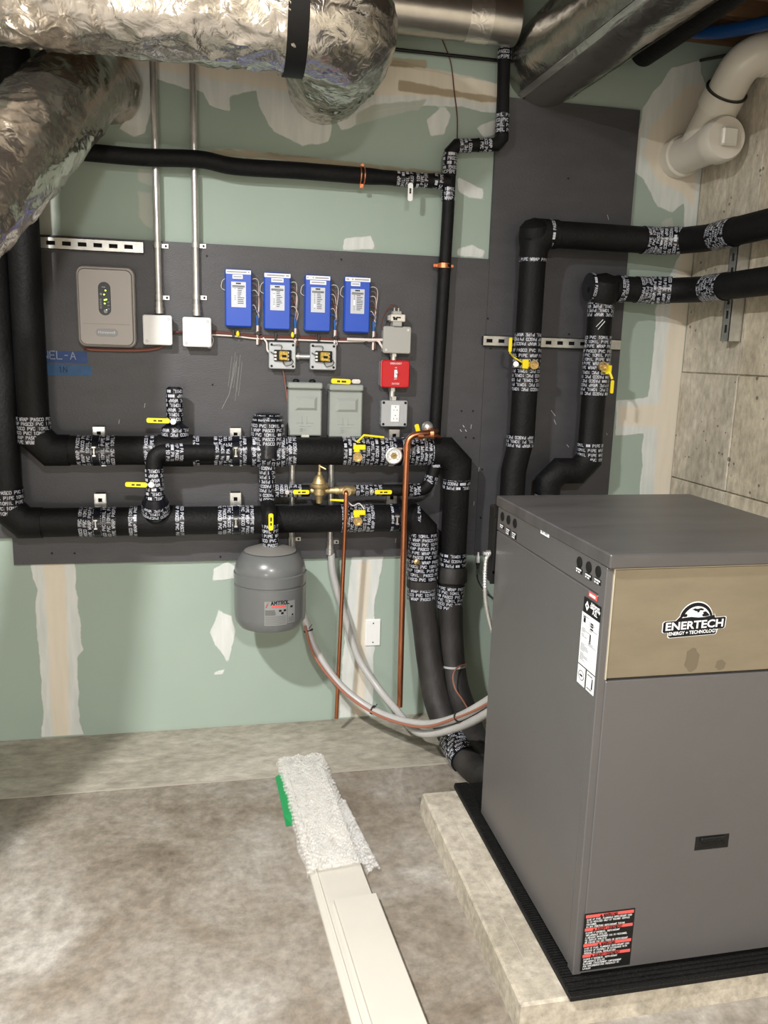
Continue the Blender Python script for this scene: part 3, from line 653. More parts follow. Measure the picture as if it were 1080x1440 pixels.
MB().tube([mx(502), mx(537)], .018, 20).build('pipe_core', 'foam', t4); band(t4, mx(499), mx(537), .019)
MB().tube([mx(537), mx(575)], .022, 20).build('pipe_insulation', 'foam', t4); band(t4, mx(574), mx(590), .023)
f0, f1, f2 = mx(595), P(606, 676, dm-.01), P(613, 652, dm-.01); f3 = V((f2.x, -HD, H1.z))
MB().tube(fillet([mx(575), mx(597), f1, f2, f3], .02, 4), .022, 20).build('pipe_insulation', 'foam', t4); band(t4, f1+V((-.004, 0, -.01)), f1+V((.004, 0, .02)), .023); band(t4, f2-V((0, 0, .015)), f3, .022)
for a, b in ((410, 436), (550, 527)): pass
lever(t4, P(412, 692, .158), P(435, 692, .158), .016); lever(t4, P(527, 692, .155), P(551, 692, .155), .016)
for a in (403, 521): MB().lathe([(.008, 0), (.008, .03), (.004, .03), (.004, .036), (0, .036)], mx(a), (0, -1, 0), 12).build('valve_stem', 'steel', t4)
MB().tube([P(464, 703, .15), P(483, 704, .15)], [.0035, .005], 8).build('handle', 'yellow', t4, 'yellow lever handle')
# top stub on the upper header
t5 = thing('insulated_pipe', (-.12, -HD, 1.15), 'short capped tape-wrapped stub pipe with ball base on the upper header', 'pipe')
xs5 = P(246, 580, HD).x; z0_, z1_ = P(246, 612, HD).z, P(246, 544, HD).z; zb0 = P(246, 620, HD).z
mb = MB(); mb.lathe([(.026, 0), (.042, .012), (.047, .03), (.043, .05), (.03, .06), (.026, .064), (.0255, z1_-zb0-.004), (.02, z1_-zb0), (0, z1_-zb0)], (xs5, -HD, zb0), (0, 0, 1), 28); mb.build('pipe_insulation', 'tape', t5)
band(t5, (xs5, -HD, zb0+.018), (xs5, -HD, zb0+.048), .046, None, .0455); band(t5, (xs5, -HD, zb0+.07), (xs5, -HD, z1_-.006), .0265)
MB().lathe([(.010, 0), (.010, .03), (.006, .03), (.006, .038), (0, .038)], P(244, 592, HD+.01), (0, -1, 0), 14).build('valve_stem', 'steel', t5)
lever(t5, P(239, 592, HD+.045), P(206, 591, HD+.045), .017)
MB().tube([(xs5-.06, -HD, H1.z), (xs5+.06, -HD, H1.z)], RH+.006, 30).build('tee_insulation', 'foam', t5)
# bypass between the headers, in front of the upper one
t6 = thing('insulated_pipe', (-.1, -.17, .95), 'small tape-wrapped bypass pipe bent down from upper to lower header', 'pipe')
dB = .172; g0 = V((P(326, 637, .15).x, -.135, P(326, 637, .15).z)); g1 = V((P(216, 636, dB).x, -dB, P(216, 636, dB).z)); g2 = V((P(218, 704, dB).x, -dB, P(218, 704, dB).z)); rb = .0275
MB().tube(fillet([g0, g1, g2, g2+V((0, .02, -.035))], .04, 5), rb, 22).build('pipe_insulation', 'foam', t6)
band(t6, g1.lerp(g0, .14), g1.lerp(g0, .37), rb+.001); band(t6, g1.lerp(g0, .76), g1.lerp(g0, .97), rb+.001)
band(t6, g1.lerp(g2, .32), g1.lerp(g2, .98), rb+.001)
cB = V((g2.x, -HD-.045, P(219, 716, .15).z)); MB().lathe([(.02, .06), (.034, .055), (.044, .03), (.046, .01), (.046, -.01), (.04, -.03), (.025, -.042), (0, -.045)], cB, (0, -.45, 1), 28).build('ball_wrap', 'tape', t6)
dd = V((0, -.45, 1)).normalized(); band(t6, cB-dd*.012, cB+dd*.030, .0465, None, .044)
MB().tube([(g2.x-.065, -HD, H2.z), (g2.x+.065, -HD, H2.z)], RH+.006, 30).build('tee_insulation', 'foam', t6)
MB().lathe([(.010, 0), (.010, .012), (.006, .012), (.006, .02), (0, .02)], P(213, 681, dB+.025), (0, -1, 0), 14).build('valve_stem', 'steel', t6)
lever(t6, P(207, 682, dB+.038), P(176, 681, dB+.038), .017)
# thin riser from the ceiling and its branch
t7 = thing('insulated_pipe', (.9, -.06, 1.2), 'thin black foam riser jogging left below the ceiling then straight down', 'pipe')
dr = .055; pts = [P(712, -60, dr), P(706, 203, dr), P(633, 206, dr), P(628, 258, dr), P(624, 380, dr), P(609, 605, dr)]; rr7 = .0225
pts = [V((pts[0].x, -dr, pts[0].z)), V((P(706, 203, dr).x, -dr, P(706, 203, dr).z)), V((P(634, 205, dr).x, -dr, P(634, 205, dr).z)), V((P(630, 300, dr).x, -dr, P(630, 300, dr).z)), P(611, 615, dr)]
MB().tube(chamf(pts, .022), rr7, 22).build('pipe_insulation', 'foam', t7)
def pb(root, a, b, d, r): return band(root, P(*a, d), P(*b, d), r)
pb(t7, (712, 10), (711, 42), dr, rr7); pb(t7, (710, 64), (709, 86), dr, rr7); pb(t7, (707, 160), (706, 188), dr, rr7); pb(t7, (690, 204), (672, 204), dr, rr7); pb(t7, (662, 205), (644, 205), dr, rr7)
pb(t7, (633, 215), (632, 246), dr, rr7+.001); pb(t7, (631, 264), (630, 283), dr, rr7)
def clamp(root, px, py, d, r, ax):
    c = P(px, py, d); mb = MB(); A = V(ax)
    for k in (-.008, .005): mb.tube([c+A*k, c+A*(k+.0035)], r+.0025, 22)
    mb.tube([c-A*.008, c+A*.008], r+.0012, 22); p = V((0, 0, 1)).cross(A) if abs(A.z) < .5 else V((1, 0, 0))
    s = p if abs(A.z) > .5 else V((0, 0, 1))
    for k in (-1, 1): mb.lathe([(.005, 0), (.005, .006), (0, .006)], c+s*k*(r+.008)+V((0, -.002, 0)), (0, -1, 0), 10); mb.bbox(c+s*k*(r+.010)-V((.007, -.004, .006)), c+s*k*(r+.004)+V((.007, -.002, .006)), .001)
    mb.build('pipe_clamp', 'orangeclamp', root, 'copper-coloured pipe clamp')
clamp(t7, 624, 374, dr, rr7, (0, 0, 1))
t8 = thing('insulated_pipe', (.0, -.06, 2.1), 'thin black foam pipe running level across the green wall from the left duct', 'pipe')
da_ = .06; lp = [P(60, 208, da_), P(110, 213, da_), P(200, 221, da_), P(280, 224, da_), P(330, 234, da_), P(420, 240, da_), P(520, 248, da_), P(632, 256, da_)]
MB().tube(spline(lp, 6), [.028]*37+[.025]*6, 22).build('pipe_insulation', 'foam', t8)
pb(t8, (556, 251), (580, 253), da_, .0245); pb(t8, (583, 253), (600, 254), da_, .0245); pb(t8, (608, 254), (622, 256), da_, .0245)
clamp(t8, 509, 247, da_, .026, (1, 0, 0))
tg = thing('hanging_tag', P(577, 275, .1), 'small pale tag hanging from the thin level pipe near its tee', 'tag')
MB().tube([P(577, 246, .088), P(577, 262, .094)], .0015, 6).build('tag_string', 'wireblack', tg)
mb = MB(); c, w, h = R4(573.5, 257, 580.5, 283, .095); mb.slab(c, w, h, w*.4, 0, .002, U0, V0, .0004); flat_text(mb, '###', c+V((-.004, -.002, .012)), V((0, 0, -1)), U0, .007, 1); mb.build('tag_plate', ['white', 'print'], tg)
# right-hand risers
t9 = thing('insulated_pipe', (1.15, -.12, 1.0), 'left and taller of the two thick black risers right of the controls', 'pipe')
d9 = .115; RR = .048; k0 = P(752, 322, d9); k0 = V((k0.x, -d9, P(770, 329, d9).z)); zb9 = 1.03
kr = V((1.735, -d9, k0.z)); kd = V((P(733, 610, d9).x, -d9, P(733, 618, d9).z)); xw = 1.765
bend1 = [V((kr.x-.06, -d9, k0.z)), V((kr.x+.01, -d9-.03, k0.z)), V((xw, -d9-.12, k0.z)), V((xw, -d9-.20, k0.z))]
MB().tube([k0, V((kr.x-.10, -d9, k0.z)), V((kr.x-.02, -d9-.03, k0.z)), V((xw, -d9-.13, k0.z+.0)), V((xw, -2.6, k0.z+.01))], RR, 30).build('pipe_insulation', 'foam', t9)
kx = k0.x
MB().tube([k0, V((kx, -d9, kd.z)), V((kx-.01, -d9, kd.z-.04)), V((kx-.03, -d9-.01, kd.z-.12)), V((kx-.03, -d9-.02, .42)), V((kx-.03, -d9-.10, .34)), V((kx-.03, -.895, .34))], RR, 30).build('pipe_insulation', 'foam', t9)
mb = MB(); mb.tube([k0+V((.085, 0, 0)), k0+V((.04, 0, 0)), k0+V((0, -.005, -.045)), k0+V((0, 0, -.085))], RR+.004, 30); mb.lathe([(RR+.008, -.045), (RR+.010, -.01), (RR+.005, .025), (RR*.7, .045), (0, .054)], k0, (-.2, -.25, 1), 26); mb.build('elbow', 'foam', t9)
def zb(px, y0, y1, d, x, root, r): return band(root, (x, -d, P(px, y0, d).z), (x, -d, P(px, y1, d).z), r)
zb(750, 342, 370, d9, kx, t9, RR); zb(742, 468, 487, d9, kx, t9, RR); zb(741, 489, 511, d9, kx, t9, RR+.003); zb(739, 512, 550, d9, kx, t9, RR+.002); zb(733, 611, 628, d9, kx-.006, t9, RR+.002)
band(t9, k0+V((.045, 0, 0)), k0+V((.068, 0, 0)), RR+.002)
b_ = V((xw-.0, -d9-.13, k0.z))
band(t9, V((kr.x-.155, -d9, k0.z)), V((kr.x-.095, -d9, k0.z)), RR+.001); m0, m1 = V((kr.x-.09, -d9, k0.z)), V((kr.x-.015, -d9-.035, k0.z)); band(t9, m0, m1, RR+.002)
band(t9, (xw, -d9-.19, k0.z), (xw, -d9-.30, k0.z), RR+.001)
t10 = thing('insulated_pipe', (1.4, -.12, 1.0), 'right and shorter of the two thick black risers beside the concrete wall', 'pipe')
d10 = .115; j0 = P(844, 405, d10); kx2 = P(845, 430, d10).x; j0 = V((kx2, -d10, P(890, 407, d10).z)); RJ = .0465
MB().tube([j0, V((1.625, -d10, j0.z)), V((1.70, -d10-.03, j0.z)), V((xw, -d10-.13, j0.z)), V((xw, -2.6, j0.z+.01))], RJ, 30).build('pipe_insulation', 'foam', t10)
jl = V((kx2, -d10, P(825, 662, d10).z)); jm = V((P(772, 662, d10).x, -d10, jl.z))
MB().tube(chamf([j0, jl, jm, V((jm.x, -d10-.02, .56)), V((jm.x, -.895, .56))], .04), RJ, 30).build('pipe_insulation', 'foam', t10)
elbow(t10, j0, jl, jm, RJ, .085, .045); elbow(t10, jl, jm, V((jm.x, -d10, .5)), RJ, .085, .045)
mb = MB(); mb.lathe([(RJ+.009, -.05), (RJ+.013, -.01), (RJ+.009, .025), (RJ*.75, .045), (0, .055)], j0+V((-.0, -.01, 0)), (0, -.25, 1), 26); mb.build('elbow', 'foam', t10)
band(t10, j0-V((.058, 0, .0)), j0-V((.040, 0, .0)), RJ+.004); band(t10, j0+V((.058, 0, 0)), j0+V((.085, 0, 0)), RJ+.002)
for y0, y1, k in ((417, 446, 0), (472, 490, .001), (491, 520, .004), (521, 556, .003), (622, 648, .002)): zb(840, y0, y1, d10, kx2, t10, RJ+k)
band(t10, jl-V((.095, 0, 0)), jl-V((.16, 0, 0)), RJ+.001) if False else band(t10, V((jm.x+.088, -d10, jl.z)), V((kx2-.088, -d10, jl.z)), RJ+.001)
band(t10, V((jm.x, -d10, jl.z-.09)), V((jm.x, -d10, jl.z-.15)), RJ+.001)
band(t10, V((1.57, -d10, j0.z)), V((1.63, -d10, j0.z)), RJ+.001); band(t10, V((1.635, -d10, j0.z)), V((1.70, -d10-.032, j0.z)), RJ+.003); band(t10, (xw, -d10-.17, j0.z), (xw, -d10-.28, j0.z), RJ+.001)
mb = MB(); q = P(843, 455, d10+RJ+.002)
for k in (0, 1): mb.add([q+V((-.014+k*.008, 0, -.012-k*.01)), q+V((-.011+k*.008, 0, -.012-k*.01)), q+V((.014+k*.008, -.001, .014-k*.006)), q+V((.012+k*.008, -.001, .016-k*.006))], [(0, 1, 2, 3)])
mb.build('paint_mark', 'paper', t10)
# drain valves with brass hose outlets
def drain(label, disc, hb, ha, tip=None, d=.17, hang=None):
    c = P(*disc, d+.02); t = thing('drain_valve', c, label, 'valve', 'small brass drain valves on the insulated pipes')
    mb = MB(); mb.lathe([(.009, .05), (.009, .012), (.014, .012), (.0165, .010), (.0165, -.004), (.013, -.004), (.013, .006), (.004, .006), (.004, -.002), (0, -.002)], c, (0, 1, 0), 22); mb.build('valve_outlet', 'brass', t)
    a = P(*hb, d+.01); mb = MB(); w = .014
    if tip: mb.bbox(a-V((w*1.5, .004, w*.65)), a+V((w*1.7, .006, w*.65)), .002); mb.bbox(a-V((w*1.3, .003, w*1.3)), a+V((w*.2, .005, -w*.1)), .002)
    else: mb.bbox(a-V((w*.8, .004, w*1.2)), a+V((w*.8, .006, w*1.2)), .002)
    mb.bbox(a+V((-.002, .0, -.01)), c+V((.003, .02, .01)), .001)
    mb.build('handle', 'yellow', t, 'yellow plastic handle'); return t
drain('brass drain valve with yellow tab on the upper header beside the gauge', (503, 643), (505, 629), 0, 1)
drain('brass drain valve with yellow tab on the lower header behind the short copper pipe', (503, 733), (505, 721), 0, 1)
t = drain('brass drain valve with two yellow handles on the left thick riser', (751, 513), (739, 512), 0)
lp = [P(719, 503, .18), P(717, 497, .2), P(717, 474, .2)]
mb = MB(); c = P(717.5, 485, .19); mb.slab(c, .012, .052, .005, 0, .004, U0, V0, .001); mb.tube([P(717, 496, .19), P(722, 502, .165), P(738, 512, .165)], .003, 8, mi=0); mb.build('handle', 'yellow', t, 'upright yellow lever handle')
mb = MB(); mb.lathe([(.010, 0), (.010, .02), (.006, .02), (.006, .03), (0, .03)], P(725, 512, .15), (-.3, -1, 0), 12); mb.build('valve_stem', 'steel', t)
t = drain('brass drain valve with long yellow lever on the right thick riser', (848, 515), (856, 520), 0)
mb = MB(); c = P(860.5, 544, .19); mb.slab(c, .013, .05, .005, 0, .004, U0, V0, .001); mb.tube([P(857, 522, .18), P(861, 533, .19)], .005, 8); mb.build('handle', 'yellow', t, 'hanging yellow lever handle')
# gauge
c = P(554, 641, .175); t = thing('temperature_gauge', c, 'round white-faced dial gauge with steel rim on the upper header', 'gauge')
MB().lathe([(.0285, .03), (.031, .012), (.031, -.003), (.0275, -.004), (.0275, 0)], c, (0, 1, 0), 36).build('rim', 'steel', t)
MB().tube([c+V((0, .0, 0)), c+V((0, .045, 0))], .012, 14).build('stem', 'brass', t)
mb = MB(); mb.lathe([(.0275, .001), (0, .001)], c, (0, 1, 0), 36, 0)
for i in range(21):
    a = math.radians(225-270*i/20); r0 = .019 if i % 5 else .017; D = V((math.cos(a), 0, math.sin(a))); n = V((-D.z, 0, D.x))*.0006
    mb.add([c+D*r0-n, c+D*.024-n, c+D*.024+n, c+D*r0+n], [(0, 3, 2, 1)], 1)
for i in range(6):
    a = math.radians(225-270*i/5); flat_text(mb, '#', c+V((math.cos(a)*.0145, -.001, math.sin(a)*.0145-.001)), U0, V0, .0022, 1, center=True)
a = math.radians(200); D = V((math.cos(a), 0, math.sin(a))); n = V((-D.z, 0, D.x))*.0009
mb.add([c+D*.016+V((0, -.001, 0)), c-D*.006-n+V((0, -.001, 0)), c-D*.006+n+V((0, -.001, 0))], [(0, 1, 2)], 1); mb.build('dial_face', ['white', 'print'], t)
# copper pipes
cp = thing('copper_pipe', (.72, -.15, .05), 'tall bright copper discharge pipe from the relief valve down to the floor', 'pipe')
q = [P(603, 607, .13), P(598, 612, .19), P(573, 613, .19)]; qa = V((P(572, 640, .19).x, -.19, q[2].z)); qb = V((P(561, 996, .16).x, -.17, P(561, 992, .16).z))
MB().tube(fillet([P(613, 606, .10), P(604, 608, .19), qa, V((qa.x, -.185, .9)), qb], .04, 8), .0112, 20).build('pipe_body', 'copper', cp)
for k, (A, B) in enumerate(((qa+V((0, 0, -.055)), qa+V((0, 0, -.035))), (qa+V((.038, 0, 0)), qa+V((.058, 0, 0))))): MB().tube([A, B], .0135, 20).build('coupling', 'copper', cp)
rv = thing('relief_valve', P(597, 605, .15), 'brass relief valve with yellow-green lever at the right end of the upper header', 'valve')
MB().lathe([(.012, -.04), (.014, -.01), (.02, 0), (.021, .015), (.016, .025), (.008, .03), (0, .032)], P(600, 604, .15), (.2, -.3, 1), 20).build('valve_body', 'steel', rv)
mb = MB(); mb.slab(P(587, 603, .17), .016, .035, .005, 0, .004, V((.96, 0, .28)), V((-.28, 0, .96)), .001); mb.build('handle', 'yellow', rv)
MB().lathe([(.015, -.03), (.015, 0), (.02, .002), (.02, .015), (.012, .018), (0, .018)], P(605, 610, .17), (.9, -.3, .1), 18).build('outlet_nut', 'copper', rv)
MB().tube([P(612, 612, .12), P(622, 618, .10)], .008, 10).build('side_tail', 'copper', rv)
cp = thing('copper_pipe', (.45, -.15, .03), 'short darker copper pipe dropping from the brass tee to the floor', 'pipe')
qa = P(486, 690, dm+.03); qa = V((qa.x, -.165, zm)); qb = V((P(473, 1010, .13).x, -.13, P(473, 1010, .13).z))
MB().tube(fillet([V((qa.x, -.145, zm)), qa, qa+V((0, 0, -.07)), qb], .012, 5), .0078, 16).build('pipe_body', 'copper', cp)
MB().tube([qa+V((0, 0, -.05)), qa+V((0, 0, -.034))], .0095, 16).build('coupling', 'copper', cp)
lv_ = thing('ball_valve_handle', P(530, 615, .14), 'yellow bent lever sticking up behind the upper header under the grey boxes', 'handle')
mb = MB(); mb.tube([P(502, 622, .14), P(512, 612, .15), P(540, 615, .155)], [.004, .004, .004], 8); mb.build('lever_arm', 'yellow', lv_); MB().lathe([(.009, 0), (.009, .012), (0, .014)], P(500, 624, .13), (0, 0, 1), 12).build('pivot_nut', 'steel', lv_)
MB().tube(spline([P(488, 704, .15), P(496, 711, .16), P(505, 708, .15), P(512, 716, .16)]), .002, 6).build('tag_wire', 'wirewhite', cp)
# ------------------------------------------------------------------ strut channel
def strut(mb, A, U, L, w, dep, slots, Nn=V((0, -1, 0)), closed=False, mi=0):
    """channel from A along U; slots = list of (start,length)"""
    W = Nn.cross(U).normalized(); A = V(A); mb2 = []
    def bar(u0, u1, w0, w1, n0, n1, mi=0):
        c = [A+U*a+W*b+Nn*n for n in (n0, n1) for a, b in ((u0, w0), (u1, w0), (u1, w1), (u0, w1))]
        mb.add(c, [(3, 2, 1, 0), (4, 5, 6, 7), (0, 1, 5, 4), (1, 2, 6, 5), (2, 3, 7, 6), (3, 0, 4, 7)], mi)
    h = w/2; bar(0, L, -h, -h+.0025, 0, dep); bar(0, L, h-.0025, h, 0, dep); bar(0, L, -h, -h*.34, dep-.0025, dep); bar(0, L, h*.34, h, dep-.0025, dep)
    u = 0
    for s, l in slots: bar(u, s, -h*.34, h*.34, dep-.0025, dep); u = s+l
    bar(u, L, -h*.34, h*.34, dep-.0025, dep); bar(0, L, -h+.003, h-.003, 0, .001, 1)
    return mb
a = P(55, 340, .05); b = P(201, 349, .05); L = b.x-a.x; z = P(130, 344, .05).z
t = MB(); strut(t, V((a.x, -PF, z)), U0, L, .04, .022, [(.02+i*.05, .028) for i in range(int((L-.03)/.05))]); t = t.build('strut_channel', ['steel', 'dark']); tag(t, 'short slotted steel channel at the upper left above the taupe control panel', 'channel')
a = P(680, 478, .04); b = P(873, 486, .04); z = P(775, 482, .04).z; L = b.x-a.x
t = MB(); strut(t, V((a.x, -PF, z)), U0, L, .040, .022, [(.012+i*.048, .024) for i in range(int((L-.03)/.048))]); t = t.build('strut_channel', ['steel', 'dark']); tag(t, 'long slotted steel channel behind the two thick risers', 'channel')
zt3, zb3 = P(1029, 340, .0).z, 0; y3 = at(1030, 400, x=X1-.045).y; zA_, zB_ = at(1033, 335, x=X1-.04).z, at(1024, 480, x=X1-.04).z
t = MB(); strut(t, V((X1-.004, y3, zB_)), V((0, 0, 1)), zA_-zB_, .045, .05, [(.03+i*.05, .028) for i in range(int((zA_-zB_-.05)/.05))], V((-1, 0, 0))); t = t.build('strut_channel', ['steel', 'dark']); tag(t, 'upright steel channel on the concrete wall holding both right-hand pipes', 'channel')
def bracket(px, top, bot, pipey, label, H):
    x = P(px, top, .04).x; z1, z0 = P(px, top, .04).z, P(px, bot, .04).z
    t = thing('strut_bracket', (x, -PF, z0), label, 'bracket', 'short strut brackets behind the headers')
    mb = MB(); strut(mb, V((x, -PF, z0)), V((0, 0, 1)), z1-z0, .041, .03, [(.012, .014), (z1-z0-.03, .014)]); mb.build('channel', ['steel', 'dark'], t)
    mb = MB(); r = RH+.004
    mb.tube([V((x-.012, -HD, H)), V((x+.012, -HD, H))], r, 32, caps=False); mb.build('clamp_strap', 'tape', t)
    mb = MB(); c = V((x-.002, -HD-r, H+.004)); mb.lathe([(.0035, -.012), (.0035, .018)], c+V((0, -.006, 0)), (0, 0, 1), 10); mb.bbox(c+V((-.008, -.013, .010)), c+V((.008, .002, .018)), .002); mb.bbox(c+V((-.006, -.012, -.018)), c+V((.006, .002, -.012)), .001)
    mb.build('bolt', 'steel', t); return t
k1 = bracket(139, 600, 655, 634, 'strut bracket clamping the left end of the upper header', H1.z)
x_ = {}
k2 = dup(k1, (P(330, 634, .04).x-P(139, 634, .04).x, 0, 0), 'strut bracket on the upper header just left of the fat separator')
k3 = dup(k1, (P(552, 634, .04).x-P(139, 634, .04).x, 0, 0), 'strut bracket on the upper header half hidden behind the dial gauge')
k4 = bracket(141, 694, 752, 731, 'strut bracket clamping the left end of the lower header', H2.z)
k5 = dup(k4, (P(330, 731, .04).x-P(141, 731, .04).x, 0, 0), 'strut bracket on the lower header just left of the tank')
k6 = dup(k4, (P(548, 731, .04).x-P(141, 731, .04).x, 0, 0), 'strut bracket on the lower header behind the bright copper pipe')
# ------------------------------------------------------------------ expansion tank
xc = P(380, 820, .2).x; ztk, zbt = P(380, 766, .2).z-.004, .482; RT = .129
t = thing('expansion_tank', (xc, -.2, zbt), 'grey steel expansion tank hanging below the headers on the green wall', 'tank')
Hh = ztk-zbt
mb = MB(); mb.lathe([(0, .0), (RT*.6, .003), (RT*.88, .014), (RT*.985, .035), (RT, .055), (RT, Hh*.55), (RT-.003, Hh*.558), (RT-.003, Hh*.575), (RT+.001, Hh*.583), (RT+.001, Hh*.70), (RT-.003, Hh*.712), (RT*.985, Hh*.74), (RT*.93, Hh*.82), (RT*.78, Hh*.92), (RT*.45, Hh*.985), (.03, Hh)], (xc, -.2, zbt), (0, 0, 1), 64); mb.build('tank_shell', 'tank', t)
mb = MB(); mb.lathe([(RT*.72, Hh*.945+.001), (RT*.45, Hh*.985+.0012), (.028, Hh+.0012), (.028, Hh+.006), (0, Hh+.006)], (xc, -.2, zbt), (0, 0, 1), 48); mb.build('tank_crown', 'tanktop', t, 'dusty crown of the tank')
def cyl(mb, c, R, a0, a1, z0, z1, mi, n=10, lift=.0008):
    vs = []
    for i in range(n+1):
        a = a0+(a1-a0)*i/n
        for z in (z0, z1): vs.append((c[0]+(R+lift)*math.sin(a), c[1]-(R+lift)*math.cos(a), z))
    mb.add(vs, [(2*i, 2*i+2, 2*i+3, 2*i+1) for i in range(n)], mi, True)
def cyltext(mb, text, c, R, a0, z, h, mi, lift=.0014, pitch=.86, sw=.16):
    q, w = strokes(text, h, pitch, sw)
    for quad in q: mb.add([(c[0]+(R+lift)*math.sin(a0+x/R), c[1]-(R+lift)*math.cos(a0+x/R), z+y) for x, y in quad], [(0, 1, 2, 3)], mi)
M['tanklabel'] = mat('tank_label', (.22, .23, .225), .4); M['tankprint'] = mat('tank_label_print', (.07, .07, .075), .5)
mb = MB(); ct = (xc, -.2); zl = zbt+.045
cyl(mb, ct, RT, -.22, .40, zl, zl+.088, 0); cyl(mb, ct, RT, .42, .66, zl+.004, zl+.085, 0)
cyltext(mb, 'AMTROL', ct, RT, -.04, zl+.076, .012, 1, pitch=.95, sw=.24); cyl(mb, ct, RT, -.03, .36, zl+.066, zl+.073, 2, lift=.0014); cyltext(mb, '# ### ###', ct, RT, -.2, zl+.066, .012, 2) if False else None
for s in (-1, 1):
    for k in range(2): mb.add([(ct[0]+(RT+.0015)*math.sin(a_), ct[1]-(RT+.0015)*math.cos(a_), zz_) for a_, zz_ in ((-.20+.02*k, zl+.066), (-.185+.02*k, zl+.066), (-.115+.02*k*.5, zl+.084-.004*k), (-.13+.02*k*.5, zl+.084-.004*k))], [(0, 1, 2, 3)], 2)
rs = random.Random(5)
for r_ in range(5): cyl(mb, ct, RT, -.2, -.2+rs.uniform(.18, .3), zl+.055-r_*.004, zl+.0565-r_*.004, 3 if False else 1, lift=.0014)
for r_ in range(9): cyl(mb, ct, RT, -.2, .37, zl+.034-r_*.0038, zl+.0348-r_*.0038, 3, lift=.0014)
for a_ in (.17, .3): cyl(mb, ct, RT, a_, a_+.07, zl+.05, zl+.057, 1, n=2, lift=.0014)
cyl(mb, ct, RT, .23, .3, zl+.04, zl+.048, 1, n=2, lift=.0014); cyl(mb, ct, RT, .5, .58, zl+.06, zl+.067, 1, n=2, lift=.0014); cyl(mb, ct, RT, .55, .6, zl+.03, zl+.036, 1, n=2, lift=.0014)
for r_ in range(7): cyl(mb, ct, RT, .44, .64, zl+.026-r_*.003, zl+.0268-r_*.003, 3, lift=.0014)
mb.build('tank_label', ['tanklabel', 'print', 'redlabel', 'tankprint'], t, 'printed label with red and black lettering')
MB().lathe([(.012, 0), (.012, .012), (.005, .014), (.005, .02), (0, .02)], (xc+.02, -.2, zbt+.004), (0, 0, -1), 14).build('air_valve', 'black', t)
# ------------------------------------------------------------------ electrical gear
def conduit(name, x, y, za, zb, r, label, straps, mats='emt'):
    t = thing(name, (x, y, min(za, zb)), label, 'conduit'); MB().tube([(x, y, za), (x, y, zb)], r, 18).build('tube', mats, t)
    for z in straps:
        mb = MB(); mb.tube([(x, y, z-.009), (x, y, z+.009)], r+.0025, 18); mb.bbox((x+r, y+r+.004, z-.008), (x+r+.024, y+r+.0005, z+.008), .001); mb.build('strap', 'steel', t)
        MB().lathe([(.004, 0), (.004, .003), (0, .003)], (x+r+.015, y+r, z), (0, -1, 0), 10).build('screw', 'black', t)
    return t
yc = -PF-.016
for (pxt, pxb, pyb, lab) in ((211, 223, 441, 'left of the two upright steel conduits above the white junction boxes'), (268, 276, 444, 'right of the two upright steel conduits above the white junction boxes')):
    x = (P(pxb, 400, -yc).x); zb_c = P(pxb, pyb, -yc).z
    t = conduit('steel_conduit', x, yc, 2.66, zb_c, .0118, lab, [P(pxb, 345, -yc).z, P(pxb, 418, -yc).z])
    MB().lathe([(.015, 0), (.015, .012), (.0165, .012), (.0165, .02), (.014, .02), (.014, .04), (0, .04)], (x, yc, zb_c), (0, 0, 1), 18).build('coupling', 'steel', t)
def jbox(px0, py0, px1, py1, dep, m, lab, name='junction_box', group=None, cat='box'):
    c, w, h = R4(px0, py0, px1, py1, PF+dep); c = V((c.x, -PF, c.z)); t = thing(name, (c.x, -PF, c.z-h/2), lab, cat, group)
    MB().slab(c, w-.006, h-.006, .006, 0, dep-.010, U0, V0, .001).build('box_body', m, t)
    mb = MB(); mb.slab(c, w, h, .007, dep-.0098, dep, U0, V0, .0025); mb.build('cover', m, t)
    return t, c, w, h
def screws(t, c, w, h, dep, cs, m='steel', r=.0045, i=.012):
    for sx, sz in cs:
        p = c+V((sx*(w/2-i), -dep, sz*(h/2-i))); cv = [q for q in t.children if q.name.startswith(('cover', 'switch_plate'))]; MB().lathe([(r, 0), (r, .0015), (r*.35, .0015), (r*.35, .0005), (0, .0005)], p, (0, -1, 0), 12).build('cover_screw', m, cv[-1] if cv else t)
b1, c, w, h = jbox(201, 443, 242, 485, .055, 'white', 'left white square junction box under the left steel conduit', group='white junction boxes under the steel conduits')
screws(b1, c, w, h, .055, ((1, 1), (-1, -1)), 'galvbox', .006)
dx = P(277, 467, .07).x-P(221.5, 464, .07).x; dz = P(277, 467, .07).z-P(221.5, 464, .07).z
b2 = dup(b1, (dx, 0, dz), 'right white square junction box under the right steel conduit')
# taupe control panel
c, w, h = R4(107, 374, 190, 488, PF+.05); c = V((c.x, -PF, c.z)); t = thing('control_panel', (c.x, -PF, c.z-h/2), 'taupe rounded control panel with lit indicator window, left of the junction boxes', 'control panel')
MB().slab(c, w, h, .026, 0, .036, U0, V0, .004, k=8).build('housing', 'stat', t)
MB().slab(c+V((0, 0, -.002)), w-.016, h-.016, .022, .0355, .05, U0, V0, .003, k=8).build('cover', 'stat', t)
cc = c+V((.003, 0, .0)); 
zt5, zb5 = h*.30, -h*.115
mb = MB(); mb.slab(c+V((-.003, 0, h*.10)), .040, h*.41, .0199, .049, .0515, U0, V0, .001, k=8)
for i, (dx_, dz_, s_) in enumerate(((.000, .118, 1),)): flat_text(mb, '####', c+V((-.011, -.052, h*.235)), U0, V0, .0035, 1)
for i in range(6): flat_text(mb, '###', c+V((-.019, -.0518, h*(.085-.021*i))), U0, V0, .0026, 1); 
for i in range(3): flat_text(mb, '###', c+V((.006, -.0518, h*(.055-.042*i))), U0, V0, .0026, 1)
